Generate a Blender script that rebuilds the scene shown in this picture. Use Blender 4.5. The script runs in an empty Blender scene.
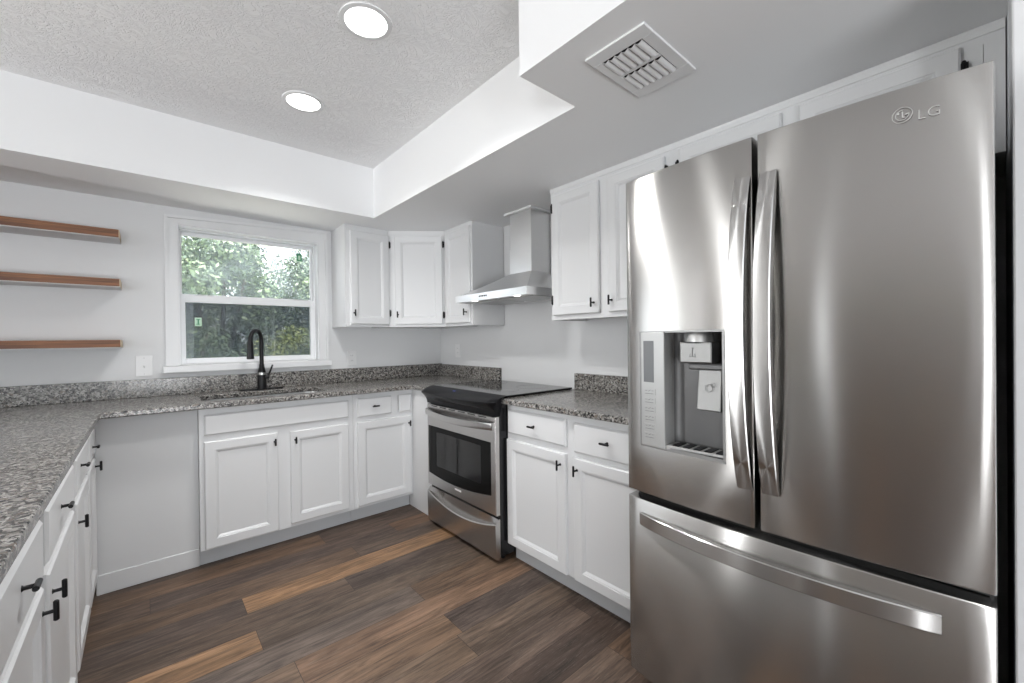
import bpy, bmesh, math, random
from mathutils import Vector, Matrix

S = bpy.context.scene
COL = S.collection
# ------------------------------------------------------------------ camera
F_PX, YAW, PITCH, ROLL = 419.0, math.radians(41.0785), math.radians(-0.3109), math.radians(-0.691)
CAM = Vector((-2.0962, -3.4377, 1.2411))
_fw = Vector((math.sin(YAW), math.cos(YAW), 0)); _rt = Vector((math.cos(YAW), -math.sin(YAW), 0)); _up = Vector((0, 0, 1))
_fw, _up = _fw*math.cos(PITCH)+_up*math.sin(PITCH), _up*math.cos(PITCH)-_fw*math.sin(PITCH)
_rt, _up = _rt*math.cos(ROLL)+_up*math.sin(ROLL), _up*math.cos(ROLL)-_rt*math.sin(ROLL)
cd = bpy.data.cameras.new('camera'); cam = bpy.data.objects.new('camera', cd); COL.objects.link(cam)
cd.sensor_fit = 'HORIZONTAL'; cd.sensor_width = 36.0; cd.lens = F_PX/1024*36.0; cd.clip_start = 0.02; cd.clip_end = 200
m = Matrix((( _rt.x, _up.x, -_fw.x, CAM.x), (_rt.y, _up.y, -_fw.y, CAM.y), (_rt.z, _up.z, -_fw.z, CAM.z), (0, 0, 0, 1)))
cam.matrix_world = m
S.camera = cam
# ------------------------------------------------------------------ world, sun, exposure
S.view_settings.view_transform = 'Standard'; S.view_settings.look = 'None'
S.view_settings.exposure = 0.12; S.view_settings.gamma = 1.0; S.view_settings.use_curve_mapping = False
W = bpy.data.worlds.new('sky'); S.world = W; W.use_nodes = True
bg = W.node_tree.nodes['Background']; bg.inputs[0].default_value = (0.86, 0.93, 1.0, 1); bg.inputs[1].default_value = 3.2
sd = bpy.data.lights.new('sun', 'SUN'); sd.energy = 17.0; sd.angle = math.radians(1.0); sd.color = (1, .96, .88)
sun = bpy.data.objects.new('sun', sd); COL.objects.link(sun); sun.location = (4, -8, 9)
sun.rotation_euler = (math.radians(20), 0, math.radians(28))
# added fill lamps, out of view behind and left of the camera
def area(name, loc, rot, sx, sy, power, color=(1, 1, 1), shape='RECTANGLE', spread=None):
    d = bpy.data.lights.new(name, 'AREA'); d.shape = shape; d.size = sx
    if shape in ('RECTANGLE', 'ELLIPSE'): d.size_y = sy
    d.energy = power; d.color = color
    if spread: d.spread = spread
    o = bpy.data.objects.new(name, d); COL.objects.link(o); o.location = loc; o.rotation_euler = rot
    return o
P90 = math.pi/2
area('fill_light_rear', (-2.6, -6.42, .46), (P90+.2, 0, 0), 2.3, 1.0, 64, (.97, .985, 1.0))  # added fill, low and tilted up to lift the soffit undersides
area('fill_light_dining', (-6.22, -.80, 1.2), (P90, 0, -P90), .22, 2.0, 72, (.98, .99, 1.0))  # invented source, added to brighten the surfaces facing left
area('fill_light_hall', (-6.22, -6.15, 1.06), (P90, 0, -P90), .55, 2.0, 56, (.97, .985, 1.0))  # invented source, added to brighten the right-hand base cabinets
area('fridge_streak_light', (-6.22, -2.47, 1.2), (P90, 0, -P90), .10, 2.0, 1.6, (1, 1, 1))  # added only for the thin upright streak on the fridge door
area('fridge_reflection_light', (-4.25, .04, 1.08), (-P90, 0, 0), 1.4, 1.95, 6, (.98, .99, 1.0))  # added for the bright reflection in the left fridge door
S.cycles.max_bounces = 10; S.cycles.diffuse_bounces = 6; S.cycles.glossy_bounces = 5; S.cycles.transmission_bounces = 6
S.cycles.transparent_max_bounces = 16; S.cycles.sample_clamp_indirect = 6.0; S.cycles.caustics_reflective = False; S.cycles.caustics_refractive = False
S.cycles.use_denoising = True

rnd = random.Random(7)
# ------------------------------------------------------------------ materials
def nodes_of(m): return m.node_tree.nodes, m.node_tree.links
def mat(name, color, rough=.5, metal=0.0, **kw):
    m = bpy.data.materials.new(name); m.use_nodes = True
    b = m.node_tree.nodes['Principled BSDF']
    b.inputs['Base Color'].default_value = (*color, 1) if len(color) == 3 else color
    b.inputs['Roughness'].default_value = rough; b.inputs['Metallic'].default_value = metal
    for k, v in kw.items(): b.inputs[k.replace('_', ' ')].default_value = v
    return m
def bump(m, scale=80, strength=.1, dist=.002, detail=3, rough=.6, mapping=None):
    n, l = nodes_of(m); b = n['Principled BSDF']
    tc = n.new('ShaderNodeTexCoord'); mp = n.new('ShaderNodeMapping'); nz = n.new('ShaderNodeTexNoise'); bp = n.new('ShaderNodeBump')
    if mapping: mp.inputs['Scale'].default_value = mapping
    nz.inputs['Scale'].default_value = scale; nz.inputs['Detail'].default_value = detail; nz.inputs['Roughness'].default_value = rough
    bp.inputs['Strength'].default_value = strength; bp.inputs['Distance'].default_value = dist
    l.new(tc.outputs['Object'], mp.inputs[0]); l.new(mp.outputs[0], nz.inputs['Vector']); l.new(nz.outputs['Fac'], bp.inputs['Height']); l.new(bp.outputs[0], b.inputs['Normal'])
    return m

M = {}
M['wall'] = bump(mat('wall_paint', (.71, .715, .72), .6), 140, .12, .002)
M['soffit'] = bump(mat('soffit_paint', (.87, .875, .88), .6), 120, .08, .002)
M['trimw'] = mat('white_trim_paint', (.76, .765, .77), .32)
M['cab'] = bump(mat('cabinet_white_enamel', (.70, .705, .71), .34), 60, .03, .001)
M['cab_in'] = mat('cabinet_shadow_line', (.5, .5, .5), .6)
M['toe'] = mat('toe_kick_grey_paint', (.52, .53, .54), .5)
M['panel'] = bump(mat('panel_white_paint', (.66, .665, .67), .45), 60, .03, .001)
M['black'] = mat('black_metal', (.012, .012, .013), .35, .6)
M['blackplastic'] = mat('black_plastic', (.006, .006, .007), .34, 0, Specular_IOR_Level=.16)
M['blackenamel'] = mat('black_enamel', (.010, .010, .011), .22)
M['ovenborder'] = mat('black_oven_border', (.006, .006, .006), .25, 0, Specular_IOR_Level=.12)
M['blackglass'] = mat('black_ceramic_glass', (.010, .010, .011), .07)
M['dark'] = mat('dark_cavity', (.02, .02, .02), .7)
M['gasket'] = mat('black_gasket', (.02, .02, .02), .6)
M['case'] = bump(mat('fridge_case_dark_grey', (.035, .035, .037), .5), 300, .1, .001)
M['plate'] = mat('white_plastic', (.78, .78, .78), .35)
M['vinyl'] = mat('white_vinyl', (.86, .87, .88), .3)
M['chrome'] = mat('polished_metal', (.5, .5, .49), .3, 1.0)
M['case2'] = mat('grey_rim_plastic', (.30, .30, .295), .4, .5)
M['nozzle'] = mat('satin_metal', (.24, .24, .235), .42, .9)
M['silver'] = mat('silver_plastic', (.52, .52, .51), .4, .7)
M['cavity'] = mat('dispenser_grey_plastic', (.15, .15, .15), .42, .3)
M['lcd'] = mat('grey_display', (.16, .165, .17), .25)
M['mark'] = mat('grey_print', (.16, .16, .16), .5)
M['logo'] = mat('logo_silver', (.55, .545, .53), .35, .5)
M['blue'] = mat('blue_print', (.06, .1, .6), .4)
M['underside'] = mat('shelf_underside_primer', (.66, .665, .67), .6)
M['endgrain'] = bump(mat('raw_end_grain', (.62, .50, .36), .7), 200, .2, .001)
M['sink'] = mat('sink_steel', (.5, .5, .5), .3, 1.0)
M['sticker'] = mat('pale_green_sticker', (.55, .75, .58), .5)
M['sticker_dk'] = mat('green_print', (.05, .25, .12), .5)
M['bark'] = bump(mat('bark', (.10, .07, .05), .9), 12, .5, .02)

# textured ceiling: fine trowelled strokes
def mk_ceiling():
    m = mat('trowelled_ceiling', (.90, .90, .905), .75); n, l = nodes_of(m); b = n['Principled BSDF']
    tc = n.new('ShaderNodeTexCoord'); mp = n.new('ShaderNodeMapping'); mp.inputs['Scale'].default_value = (1.0, 1.35, 1)
    mp.inputs['Rotation'].default_value = (0, 0, .6)
    nz0 = n.new('ShaderNodeTexNoise'); nz0.inputs['Scale'].default_value = 5; nz0.inputs['Detail'].default_value = 2
    mx = n.new('ShaderNodeMixRGB'); mx.blend_type = 'LINEAR_LIGHT'; mx.inputs[0].default_value = .12
    nz = n.new('ShaderNodeTexNoise'); nz.inputs['Scale'].default_value = 34; nz.inputs['Detail'].default_value = 5; nz.inputs['Roughness'].default_value = .62
    ab = n.new('ShaderNodeMath'); ab.operation = 'SUBTRACT'; ab.inputs[1].default_value = .5
    ab2 = n.new('ShaderNodeMath'); ab2.operation = 'ABSOLUTE'
    mr = n.new('ShaderNodeMapRange'); mr.inputs['From Min'].default_value = 0; mr.inputs['From Max'].default_value = .07
    bp = n.new('ShaderNodeBump'); bp.inputs['Strength'].default_value = .6; bp.inputs['Distance'].default_value = .004
    l.new(tc.outputs['Object'], mp.inputs[0]); l.new(mp.outputs[0], nz0.inputs['Vector']); l.new(mp.outputs[0], mx.inputs[1]); l.new(nz0.outputs['Color'], mx.inputs[2])
    l.new(mx.outputs[0], nz.inputs['Vector']); l.new(nz.outputs['Fac'], ab.inputs[0]); l.new(ab.outputs[0], ab2.inputs[0]); l.new(ab2.outputs[0], mr.inputs['Value'])
    l.new(mr.outputs[0], bp.inputs['Height']); l.new(bp.outputs[0], b.inputs['Normal'])
    return m
M['ceiling'] = mk_ceiling()

# speckled granite
def mk_granite():
    m = mat('speckled_granite', (.3, .28, .26), .21); n, l = nodes_of(m); b = n['Principled BSDF']
    tc = n.new('ShaderNodeTexCoord')
    v = n.new('ShaderNodeTexVoronoi'); v.inputs['Scale'].default_value = 145; v.inputs['Randomness'].default_value = 1
    nz = n.new('ShaderNodeTexNoise'); nz.inputs['Scale'].default_value = 60; nz.inputs['Detail'].default_value = 3
    mxv = n.new('ShaderNodeMixRGB'); mxv.blend_type = 'LINEAR_LIGHT'; mxv.inputs[0].default_value = .012
    l.new(tc.outputs['Object'], nz.inputs['Vector']); l.new(tc.outputs['Object'], mxv.inputs[1]); l.new(nz.outputs['Color'], mxv.inputs[2]); l.new(mxv.outputs[0], v.inputs['Vector'])
    sep = n.new('ShaderNodeSeparateColor'); l.new(v.outputs['Color'], sep.inputs[0])
    nz2 = n.new('ShaderNodeTexNoise'); nz2.inputs['Scale'].default_value = 30; nz2.inputs['Detail'].default_value = 2
    l.new(tc.outputs['Object'], nz2.inputs['Vector'])
    ad = n.new('ShaderNodeMath'); ad.operation = 'MULTIPLY_ADD'; ad.inputs[1].default_value = .25; ad.inputs[2].default_value = -.125
    l.new(nz2.outputs['Fac'], ad.inputs[0])
    ad2 = n.new('ShaderNodeMath'); ad2.operation = 'ADD'; l.new(sep.outputs[0], ad2.inputs[0]); l.new(ad.outputs[0], ad2.inputs[1])
    cr = n.new('ShaderNodeValToRGB'); cr.color_ramp.interpolation = 'CONSTANT'
    els = [(0, (.020, .019, .019)), (.16, (.085, .081, .077)), (.35, (.18, .172, .16)), (.58, (.28, .267, .25)), (.80, (.40, .387, .365)), (.93, (.17, .14, .118))]
    cr.color_ramp.elements[0].position = 0; cr.color_ramp.elements[0].color = (*els[0][1], 1)
    cr.color_ramp.elements[1].position = els[1][0]; cr.color_ramp.elements[1].color = (*els[1][1], 1)
    for p, c in els[2:]:
        e = cr.color_ramp.elements.new(p); e.color = (*c, 1)
    l.new(ad2.outputs[0], cr.inputs[0]); l.new(cr.outputs[0], b.inputs['Base Color'])
    return m
M['granite'] = mk_granite()

# vinyl planks: every plank carries its own tone (attribute), grain is procedural
def mk_floor():
    m = mat('vinyl_plank', (.2, .15, .12), .46, 0, Specular_IOR_Level=.35); n, l = nodes_of(m); b = n['Principled BSDF']
    at = n.new('ShaderNodeAttribute'); at.attribute_name = 'plank_tone'; at.attribute_type = 'GEOMETRY'
    sh = n.new('ShaderNodeAttribute'); sh.attribute_name = 'plank_shift'; sh.attribute_type = 'GEOMETRY'
    tc = n.new('ShaderNodeTexCoord'); va = n.new('ShaderNodeVectorMath'); va.operation = 'ADD'
    l.new(tc.outputs['Object'], va.inputs[0]); l.new(sh.outputs['Vector'], va.inputs[1])
    mp = n.new('ShaderNodeMapping'); mp.inputs['Scale'].default_value = (1.5, 17, 1); l.new(va.outputs[0], mp.inputs[0])
    nz = n.new('ShaderNodeTexNoise'); nz.inputs['Scale'].default_value = 2.2; nz.inputs['Detail'].default_value = 6; nz.inputs['Roughness'].default_value = .65; nz.inputs['Distortion'].default_value = 1.3
    l.new(mp.outputs[0], nz.inputs['Vector'])
    mp2 = n.new('ShaderNodeMapping'); mp2.inputs['Scale'].default_value = (3.5, 95, 1); l.new(va.outputs[0], mp2.inputs[0])
    nz2 = n.new('ShaderNodeTexNoise'); nz2.inputs['Scale'].default_value = 2; nz2.inputs['Detail'].default_value = 4; nz2.inputs['Roughness'].default_value = .7; nz2.inputs['Distortion'].default_value = 1.4
    l.new(mp2.outputs[0], nz2.inputs['Vector'])
    mp3 = n.new('ShaderNodeMapping'); mp3.inputs['Scale'].default_value = (1.3, 6, 1); l.new(va.outputs[0], mp3.inputs[0])
    nz3 = n.new('ShaderNodeTexNoise'); nz3.inputs['Scale'].default_value = 1.6; nz3.inputs['Detail'].default_value = 3
    l.new(mp3.outputs[0], nz3.inputs['Vector'])
    mr = n.new('ShaderNodeMapRange'); mr.inputs['From Min'].default_value = .3; mr.inputs['From Max'].default_value = .7; mr.inputs['To Min'].default_value = .42; mr.inputs['To Max'].default_value = 1.62
    l.new(nz.outputs['Fac'], mr.inputs['Value'])
    mr3 = n.new('ShaderNodeMapRange'); mr3.inputs['From Min'].default_value = .3; mr3.inputs['From Max'].default_value = .7; mr3.inputs['To Min'].default_value = .68; mr3.inputs['To Max'].default_value = 1.36
    l.new(nz3.outputs['Fac'], mr3.inputs['Value'])
    mu = n.new('ShaderNodeVectorMath'); mu.operation = 'SCALE'; l.new(at.outputs['Vector'], mu.inputs[0]); l.new(mr.outputs[0], mu.inputs['Scale'])
    mu2 = n.new('ShaderNodeVectorMath'); mu2.operation = 'SCALE'; l.new(mu.outputs[0], mu2.inputs[0]); l.new(mr3.outputs[0], mu2.inputs['Scale'])
    fl = n.new('ShaderNodeMapRange'); fl.inputs['From Min'].default_value = .56; fl.inputs['From Max'].default_value = .68; fl.inputs['To Max'].default_value = .55
    l.new(nz2.outputs['Fac'], fl.inputs['Value'])
    mx = n.new('ShaderNodeMixRGB'); mx.inputs[2].default_value = (.27, .222, .185, 1); l.new(fl.outputs[0], mx.inputs[0]); l.new(mu2.outputs[0], mx.inputs[1])
    fd = n.new('ShaderNodeMapRange'); fd.inputs['From Min'].default_value = .42; fd.inputs['From Max'].default_value = .32; fd.inputs['To Max'].default_value = .7
    l.new(nz2.outputs['Fac'], fd.inputs['Value'])
    mx2 = n.new('ShaderNodeMixRGB'); mx2.inputs[2].default_value = (.035, .026, .021, 1); l.new(fd.outputs[0], mx2.inputs[0]); l.new(mx.outputs[0], mx2.inputs[1])
    l.new(mx2.outputs[0], b.inputs['Base Color'])
    bp = n.new('ShaderNodeBump'); bp.inputs['Strength'].default_value = .25; bp.inputs['Distance'].default_value = .001; l.new(nz2.outputs['Fac'], bp.inputs['Height']); l.new(bp.outputs[0], b.inputs['Normal'])
    return m
M['floor'] = mk_floor()

# brushed stainless: fine horizontal grain
def mk_steel(name, color, rough, aniso=.75, grain=.05, rot=0.0, axis='Z', stretch=(1, 1, 60)):
    m = mat(name, color, rough, 1.0); n, l = nodes_of(m); b = n['Principled BSDF']
    b.inputs['Anisotropic'].default_value = aniso; b.inputs['Anisotropic Rotation'].default_value = rot
    tg = n.new('ShaderNodeTangent'); tg.direction_type = 'RADIAL'; tg.axis = axis; l.new(tg.outputs[0], b.inputs['Tangent'])
    tc = n.new('ShaderNodeTexCoord'); mp = n.new('ShaderNodeMapping'); mp.inputs['Scale'].default_value = stretch
    nz = n.new('ShaderNodeTexNoise'); nz.inputs['Scale'].default_value = 6; nz.inputs['Detail'].default_value = 4
    l.new(tc.outputs['Object'], mp.inputs[0]); l.new(mp.outputs[0], nz.inputs['Vector'])
    mr = n.new('ShaderNodeMapRange'); mr.inputs['To Min'].default_value = rough-grain; mr.inputs['To Max'].default_value = rough+grain
    l.new(nz.outputs['Fac'], mr.inputs['Value']); l.new(mr.outputs[0], b.inputs['Roughness'])
    return m
M['steel'] = mk_steel('brushed_stainless', (.50, .49, .475), .245, 1.0, .006, .25)
M['steel_handle'] = mk_steel('handle_stainless', (.54, .535, .525), .25, 1.0, .006, .25)
M['steel_stove'] = mk_steel('stove_stainless', (.56, .545, .53), .26, .7, .008, .25)
M['steel_hood'] = mk_steel('hood_stainless', (.90, .90, .90), .30, .4, .03, stretch=(4, 4, 3))

def mk_wood():
    m = mat('oiled_shelf_wood', (.3, .12, .05), .5); n, l = nodes_of(m); b = n['Principled BSDF']
    tc = n.new('ShaderNodeTexCoord'); mp = n.new('ShaderNodeMapping'); mp.inputs['Scale'].default_value = (2, 26, 60)
    nz = n.new('ShaderNodeTexNoise'); nz.inputs['Scale'].default_value = 2; nz.inputs['Detail'].default_value = 5; nz.inputs['Distortion'].default_value = .8
    cr = n.new('ShaderNodeValToRGB'); cr.color_ramp.elements[0].position = .3; cr.color_ramp.elements[0].color = (.10, .037, .016, 1)
    cr.color_ramp.elements[1].position = .7; cr.color_ramp.elements[1].color = (.31, .13, .052, 1)
    l.new(tc.outputs['Object'], mp.inputs[0]); l.new(mp.outputs[0], nz.inputs['Vector']); l.new(nz.outputs['Fac'], cr.inputs[0]); l.new(cr.outputs[0], b.inputs['Base Color'])
    return m
M['wood'] = mk_wood()

def mk_glass(name, dust, tint=(1, 1, 1), ior=1.35):
    m = bpy.data.materials.new(name); m.use_nodes = True; n, l = nodes_of(m); n.clear()
    out = n.new('ShaderNodeOutputMaterial'); tr = n.new('ShaderNodeBsdfTransparent'); tr.inputs[0].default_value = (*tint, 1)
    gl = n.new('ShaderNodeBsdfGlossy'); gl.inputs['Roughness'].default_value = 0.02
    fr = n.new('ShaderNodeFresnel'); fr.inputs[0].default_value = ior
    df = n.new('ShaderNodeBsdfTranslucent'); df.inputs[0].default_value = (.82, .93, 1, 1)
    mx = n.new('ShaderNodeMixShader'); mx2 = n.new('ShaderNodeMixShader')
    tc = n.new('ShaderNodeTexCoord'); nz = n.new('ShaderNodeTexNoise'); nz.inputs['Scale'].default_value = 5; nz.inputs['Detail'].default_value = 6
    mr = n.new('ShaderNodeMapRange'); mr.inputs['From Min'].default_value = .35; mr.inputs['From Max'].default_value = .75; mr.inputs['To Min'].default_value = dust*.4; mr.inputs['To Max'].default_value = dust*1.6
    l.new(tc.outputs['Object'], nz.inputs['Vector']); l.new(nz.outputs['Fac'], mr.inputs['Value']); l.new(mr.outputs[0], mx2.inputs[0])
    l.new(fr.outputs[0], mx.inputs[0]); l.new(tr.outputs[0], mx.inputs[1]); l.new(gl.outputs[0], mx.inputs[2])
    l.new(mx.outputs[0], mx2.inputs[1]); l.new(df.outputs[0], mx2.inputs[2]); l.new(mx2.outputs[0], out.inputs[0])
    return m
M['glass'] = mk_glass('window_glass', .09)
M['ovenglass'] = mk_glass('oven_glass', .0, (.8, .8, .8), 1.75)
def mk_screen():
    m = bpy.data.materials.new('insect_screen'); m.use_nodes = True; n, l = nodes_of(m); n.clear()
    out = n.new('ShaderNodeOutputMaterial'); tr = n.new('ShaderNodeBsdfTransparent'); df = n.new('ShaderNodeBsdfDiffuse'); df.inputs[0].default_value = (.06, .075, .095, 1)
    mx = n.new('ShaderNodeMixShader'); mx.inputs[0].default_value = .56
    l.new(tr.outputs[0], mx.inputs[1]); l.new(df.outputs[0], mx.inputs[2]); l.new(mx.outputs[0], out.inputs[0]); return m
M['screen'] = mk_screen()
def emis(name, col, s):
    m = bpy.data.materials.new(name); m.use_nodes = True; n, l = nodes_of(m); n.clear()
    out = n.new('ShaderNodeOutputMaterial'); e = n.new('ShaderNodeEmission'); e.inputs[0].default_value = (*col, 1); e.inputs[1].default_value = s; l.new(e.outputs[0], out.inputs[0]); return m
M['lamp'] = emis('downlight_lens', (1, .99, .97), 9)
M['hoodlamp'] = emis('hood_lamp_lens', (1, .98, .95), 3.5)
def mk_leaf(name, c0, c1):
    m = mat(name, c0, .55); n, l = nodes_of(m); b = n['Principled BSDF']
    g = n.new('ShaderNodeNewGeometry'); mx = n.new('ShaderNodeMixRGB'); mx.inputs[1].default_value = (*c0, 1); mx.inputs[2].default_value = (*c1, 1)
    l.new(g.outputs['Random Per Island'], mx.inputs[0]); l.new(mx.outputs[0], b.inputs['Base Color']); return m
M['leaf_mid'] = mk_leaf('leaf_mid_green', (.026, .055, .025), (.115, .168, .074))
M['leaf_dark'] = mk_leaf('leaf_dark_green', (.027, .054, .029), (.10, .148, .08))
M['leaf_lime'] = mk_leaf('leaf_yellow_green', (.10, .14, .027), (.26, .29, .08))
M['ground'] = bump(mat('pale_bounce_ground', (.55, .54, .50), .9), 20, .5, .03)  # unseen ground, made pale to bounce sunlight up onto the soffit

# ------------------------------------------------------------------ geometry helpers
class Fr:
    """local frame: u to the right, v up, w out of the face"""
    def __init__(s, o, u, v, w): s.o, s.u, s.v, s.w = Vector(o), Vector(u), Vector(v), Vector(w)
    def p(s, u, v, w=0.0): return s.o + s.u*u + s.v*v + s.w*w
FB = Fr((0, 0, 0), (1, 0, 0), (0, 0, 1), (0, -1, 0))       # faces on the back run: u = X, w = -Y
FR = Fr((0, 0, 0), (0, -1, 0), (0, 0, 1), (-1, 0, 0))      # faces on the right run: u = -Y, w = -X
_U = Vector((-.008, 1, 0)).normalized(); _W = Vector((1, .008, 0)).normalized()
FL = Fr(Vector((-2.30, -.93, 0))+_U*.93+_W*2.30, _U, (0, 0, 1), _W)   # faces on the left run (slightly out of square): u = Y, w = X
ROOT = {}
class MB:
    def __init__(s): s.v, s.f, s.mi = [], [], []
    def add(s, vs, fs, mi=0):
        n = len(s.v); s.v += [Vector(q) for q in vs]
        for f in fs: s.f.append([n+i for i in f]); s.mi.append(mi)
        return s
    def box(s, x0, x1, y0, y1, z0, z1, mi=0):
        return s.add([(x0, y0, z0), (x1, y0, z0), (x1, y1, z0), (x0, y1, z0), (x0, y0, z1), (x1, y0, z1), (x1, y1, z1), (x0, y1, z1)],
                     [(0, 3, 2, 1), (4, 5, 6, 7), (0, 1, 5, 4), (1, 2, 6, 5), (2, 3, 7, 6), (3, 0, 4, 7)], mi)
    def fbox(s, F, u0, u1, v0, v1, w0, w1, mi=0):
        return s.add([F.p(a, b, c) for (a, b, c) in ((u0, v0, w0), (u1, v0, w0), (u1, v1, w0), (u0, v1, w0), (u0, v0, w1), (u1, v0, w1), (u1, v1, w1), (u0, v1, w1))],
                     [(0, 3, 2, 1), (4, 5, 6, 7), (0, 1, 5, 4), (1, 2, 6, 5), (2, 3, 7, 6), (3, 0, 4, 7)], mi)
    def rings(s, rings, closed=True, cap=True, mi=0):
        """loft a list of rings (equal length lists of points)"""
        n = len(rings[0]); base = len(s.v)
        for r in rings: s.v += [Vector(q) for q in r]
        for i in range(len(rings)-1):
            for j in range(n if closed else n-1):
                k = (j+1) % n
                s.f.append([base+i*n+j, base+i*n+k, base+(i+1)*n+k, base+(i+1)*n+j]); s.mi.append(mi)
        if cap:
            s.f.append([base+j for j in range(n)][::-1]); s.mi.append(mi)
            s.f.append([base+(len(rings)-1)*n+j for j in range(n)]); s.mi.append(mi)
        return s
    def prism(s, pts, z0, z1, mi=0): return s.rings([[(x, y, z0) for x, y in pts], [(x, y, z1) for x, y in pts]], mi=mi)
    def rev(s, c, prof, axis=(0, 0, 1), seg=24, cap=True, mi=0):
        a = Vector(axis).normalized(); t = a.orthogonal().normalized(); b = a.cross(t)
        return s.rings([[Vector(c)+a*h+(t*math.cos(2*math.pi*k/seg)+b*math.sin(2*math.pi*k/seg))*r for k in range(seg)] for (r, h) in prof], cap=cap, mi=mi)
    def tube(s, pts, r, seg=12, mi=0):
        pts = [Vector(p) for p in pts]; rr = r if isinstance(r, (list, tuple)) else [r]*len(pts)
        t0 = (pts[1]-pts[0]).normalized(); n = t0.orthogonal().normalized(); R = []
        for i, p in enumerate(pts):
            t = (pts[min(i+1, len(pts)-1)]-pts[max(i-1, 0)]).normalized()
            n = (n-t*n.dot(t)).normalized(); b = t.cross(n)
            R.append([p+(n*math.cos(2*math.pi*k/seg)+b*math.sin(2*math.pi*k/seg))*rr[i] for k in range(seg)])
        return s.rings(R, mi=mi)
    def build(s, name, mats, parent=None, smooth=None, bevel=0, bseg=2):
        off = ROOT.get(parent.name, Vector()) if parent else Vector()
        me = bpy.data.meshes.new(name); me.from_pydata([v-off for v in s.v], [], s.f)
        if not isinstance(mats, (list, tuple)): mats = [mats]
        for q in mats: me.materials.append(q)
        for p, i in zip(me.polygons, s.mi): p.material_index = i
        bm = bmesh.new(); bm.from_mesh(me); bmesh.ops.recalc_face_normals(bm, faces=bm.faces); bm.to_mesh(me); bm.free()
        o = bpy.data.objects.new(name, me); COL.objects.link(o)
        if parent: o.parent = parent; ROOT[o.name] = off
        if smooth:
            for p in me.polygons: p.use_smooth = True
            me.set_sharp_from_angle(angle=math.radians(smooth))
        if bevel:
            md = o.modifiers.new('bevel', 'BEVEL'); md.width = bevel; md.segments = bseg; md.limit_method = 'ANGLE'; md.angle_limit = math.radians(40)
        return o
def thing(name, label, cat, loc, group=None):
    o = bpy.data.objects.new(name, None); COL.objects.link(o); o.location = loc; o.empty_display_size = .1
    ROOT[o.name] = Vector(loc); o['label'] = label; o['category'] = cat
    if group: o['group'] = group
    return o
def tag(o, label, cat, group=None, kind=None):
    o['label'] = label; o['category'] = cat
    if group: o['group'] = group
    if kind: o['kind'] = kind
    return o
def struct(o, label=None, cat=None):
    o['kind'] = 'structure'
    if label: o['label'] = label
    if cat: o['category'] = cat
    return o
def poly_slab(outer, holes, z0, z1):
    """flat slab with holes"""
    bm = bmesh.new(); edges = []
    for loop in [outer]+holes:
        vs = [bm.verts.new((x, y, z1)) for x, y in loop]
        edges += [bm.edges.new((vs[i], vs[(i+1) % len(vs)])) for i in range(len(vs))]
    r = bmesh.ops.triangle_fill(bm, use_beauty=True, use_dissolve=True, edges=edges)
    top = [f for f in bm.faces]
    ex = bmesh.ops.extrude_face_region(bm, geom=top)
    for e in ex['geom']:
        if isinstance(e, bmesh.types.BMVert): e.co.z = z0
    bmesh.ops.recalc_face_normals(bm, faces=bm.faces)
    mb = MB(); bm.verts.index_update(); mb.v = [v.co.copy() for v in bm.verts]; mb.f = [[v.index for v in f.verts] for f in bm.faces]; mb.mi = [0]*len(mb.f); bm.free()
    return mb
def rrect(x0, x1, y0, y1, r, n=6):
    out = []
    for cx, cy, a0 in ((x1-r, y1-r, 0), (x0+r, y1-r, 90), (x0+r, y0+r, 180), (x1-r, y0+r, 270)):
        for k in range(n+1):
            a = math.radians(a0+90*k/n); out.append((cx+r*math.cos(a), cy+r*math.sin(a)))
    return out

# ------------------------------------------------------------------ room shell
H_CEIL, H_SOF = 2.459, 2.111
XL = -2.95                                   # left end of the kitchen's back wall
RX0, RX1, RY0 = -6.2, 0.0, -6.5              # outer limits of the open plan room
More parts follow.
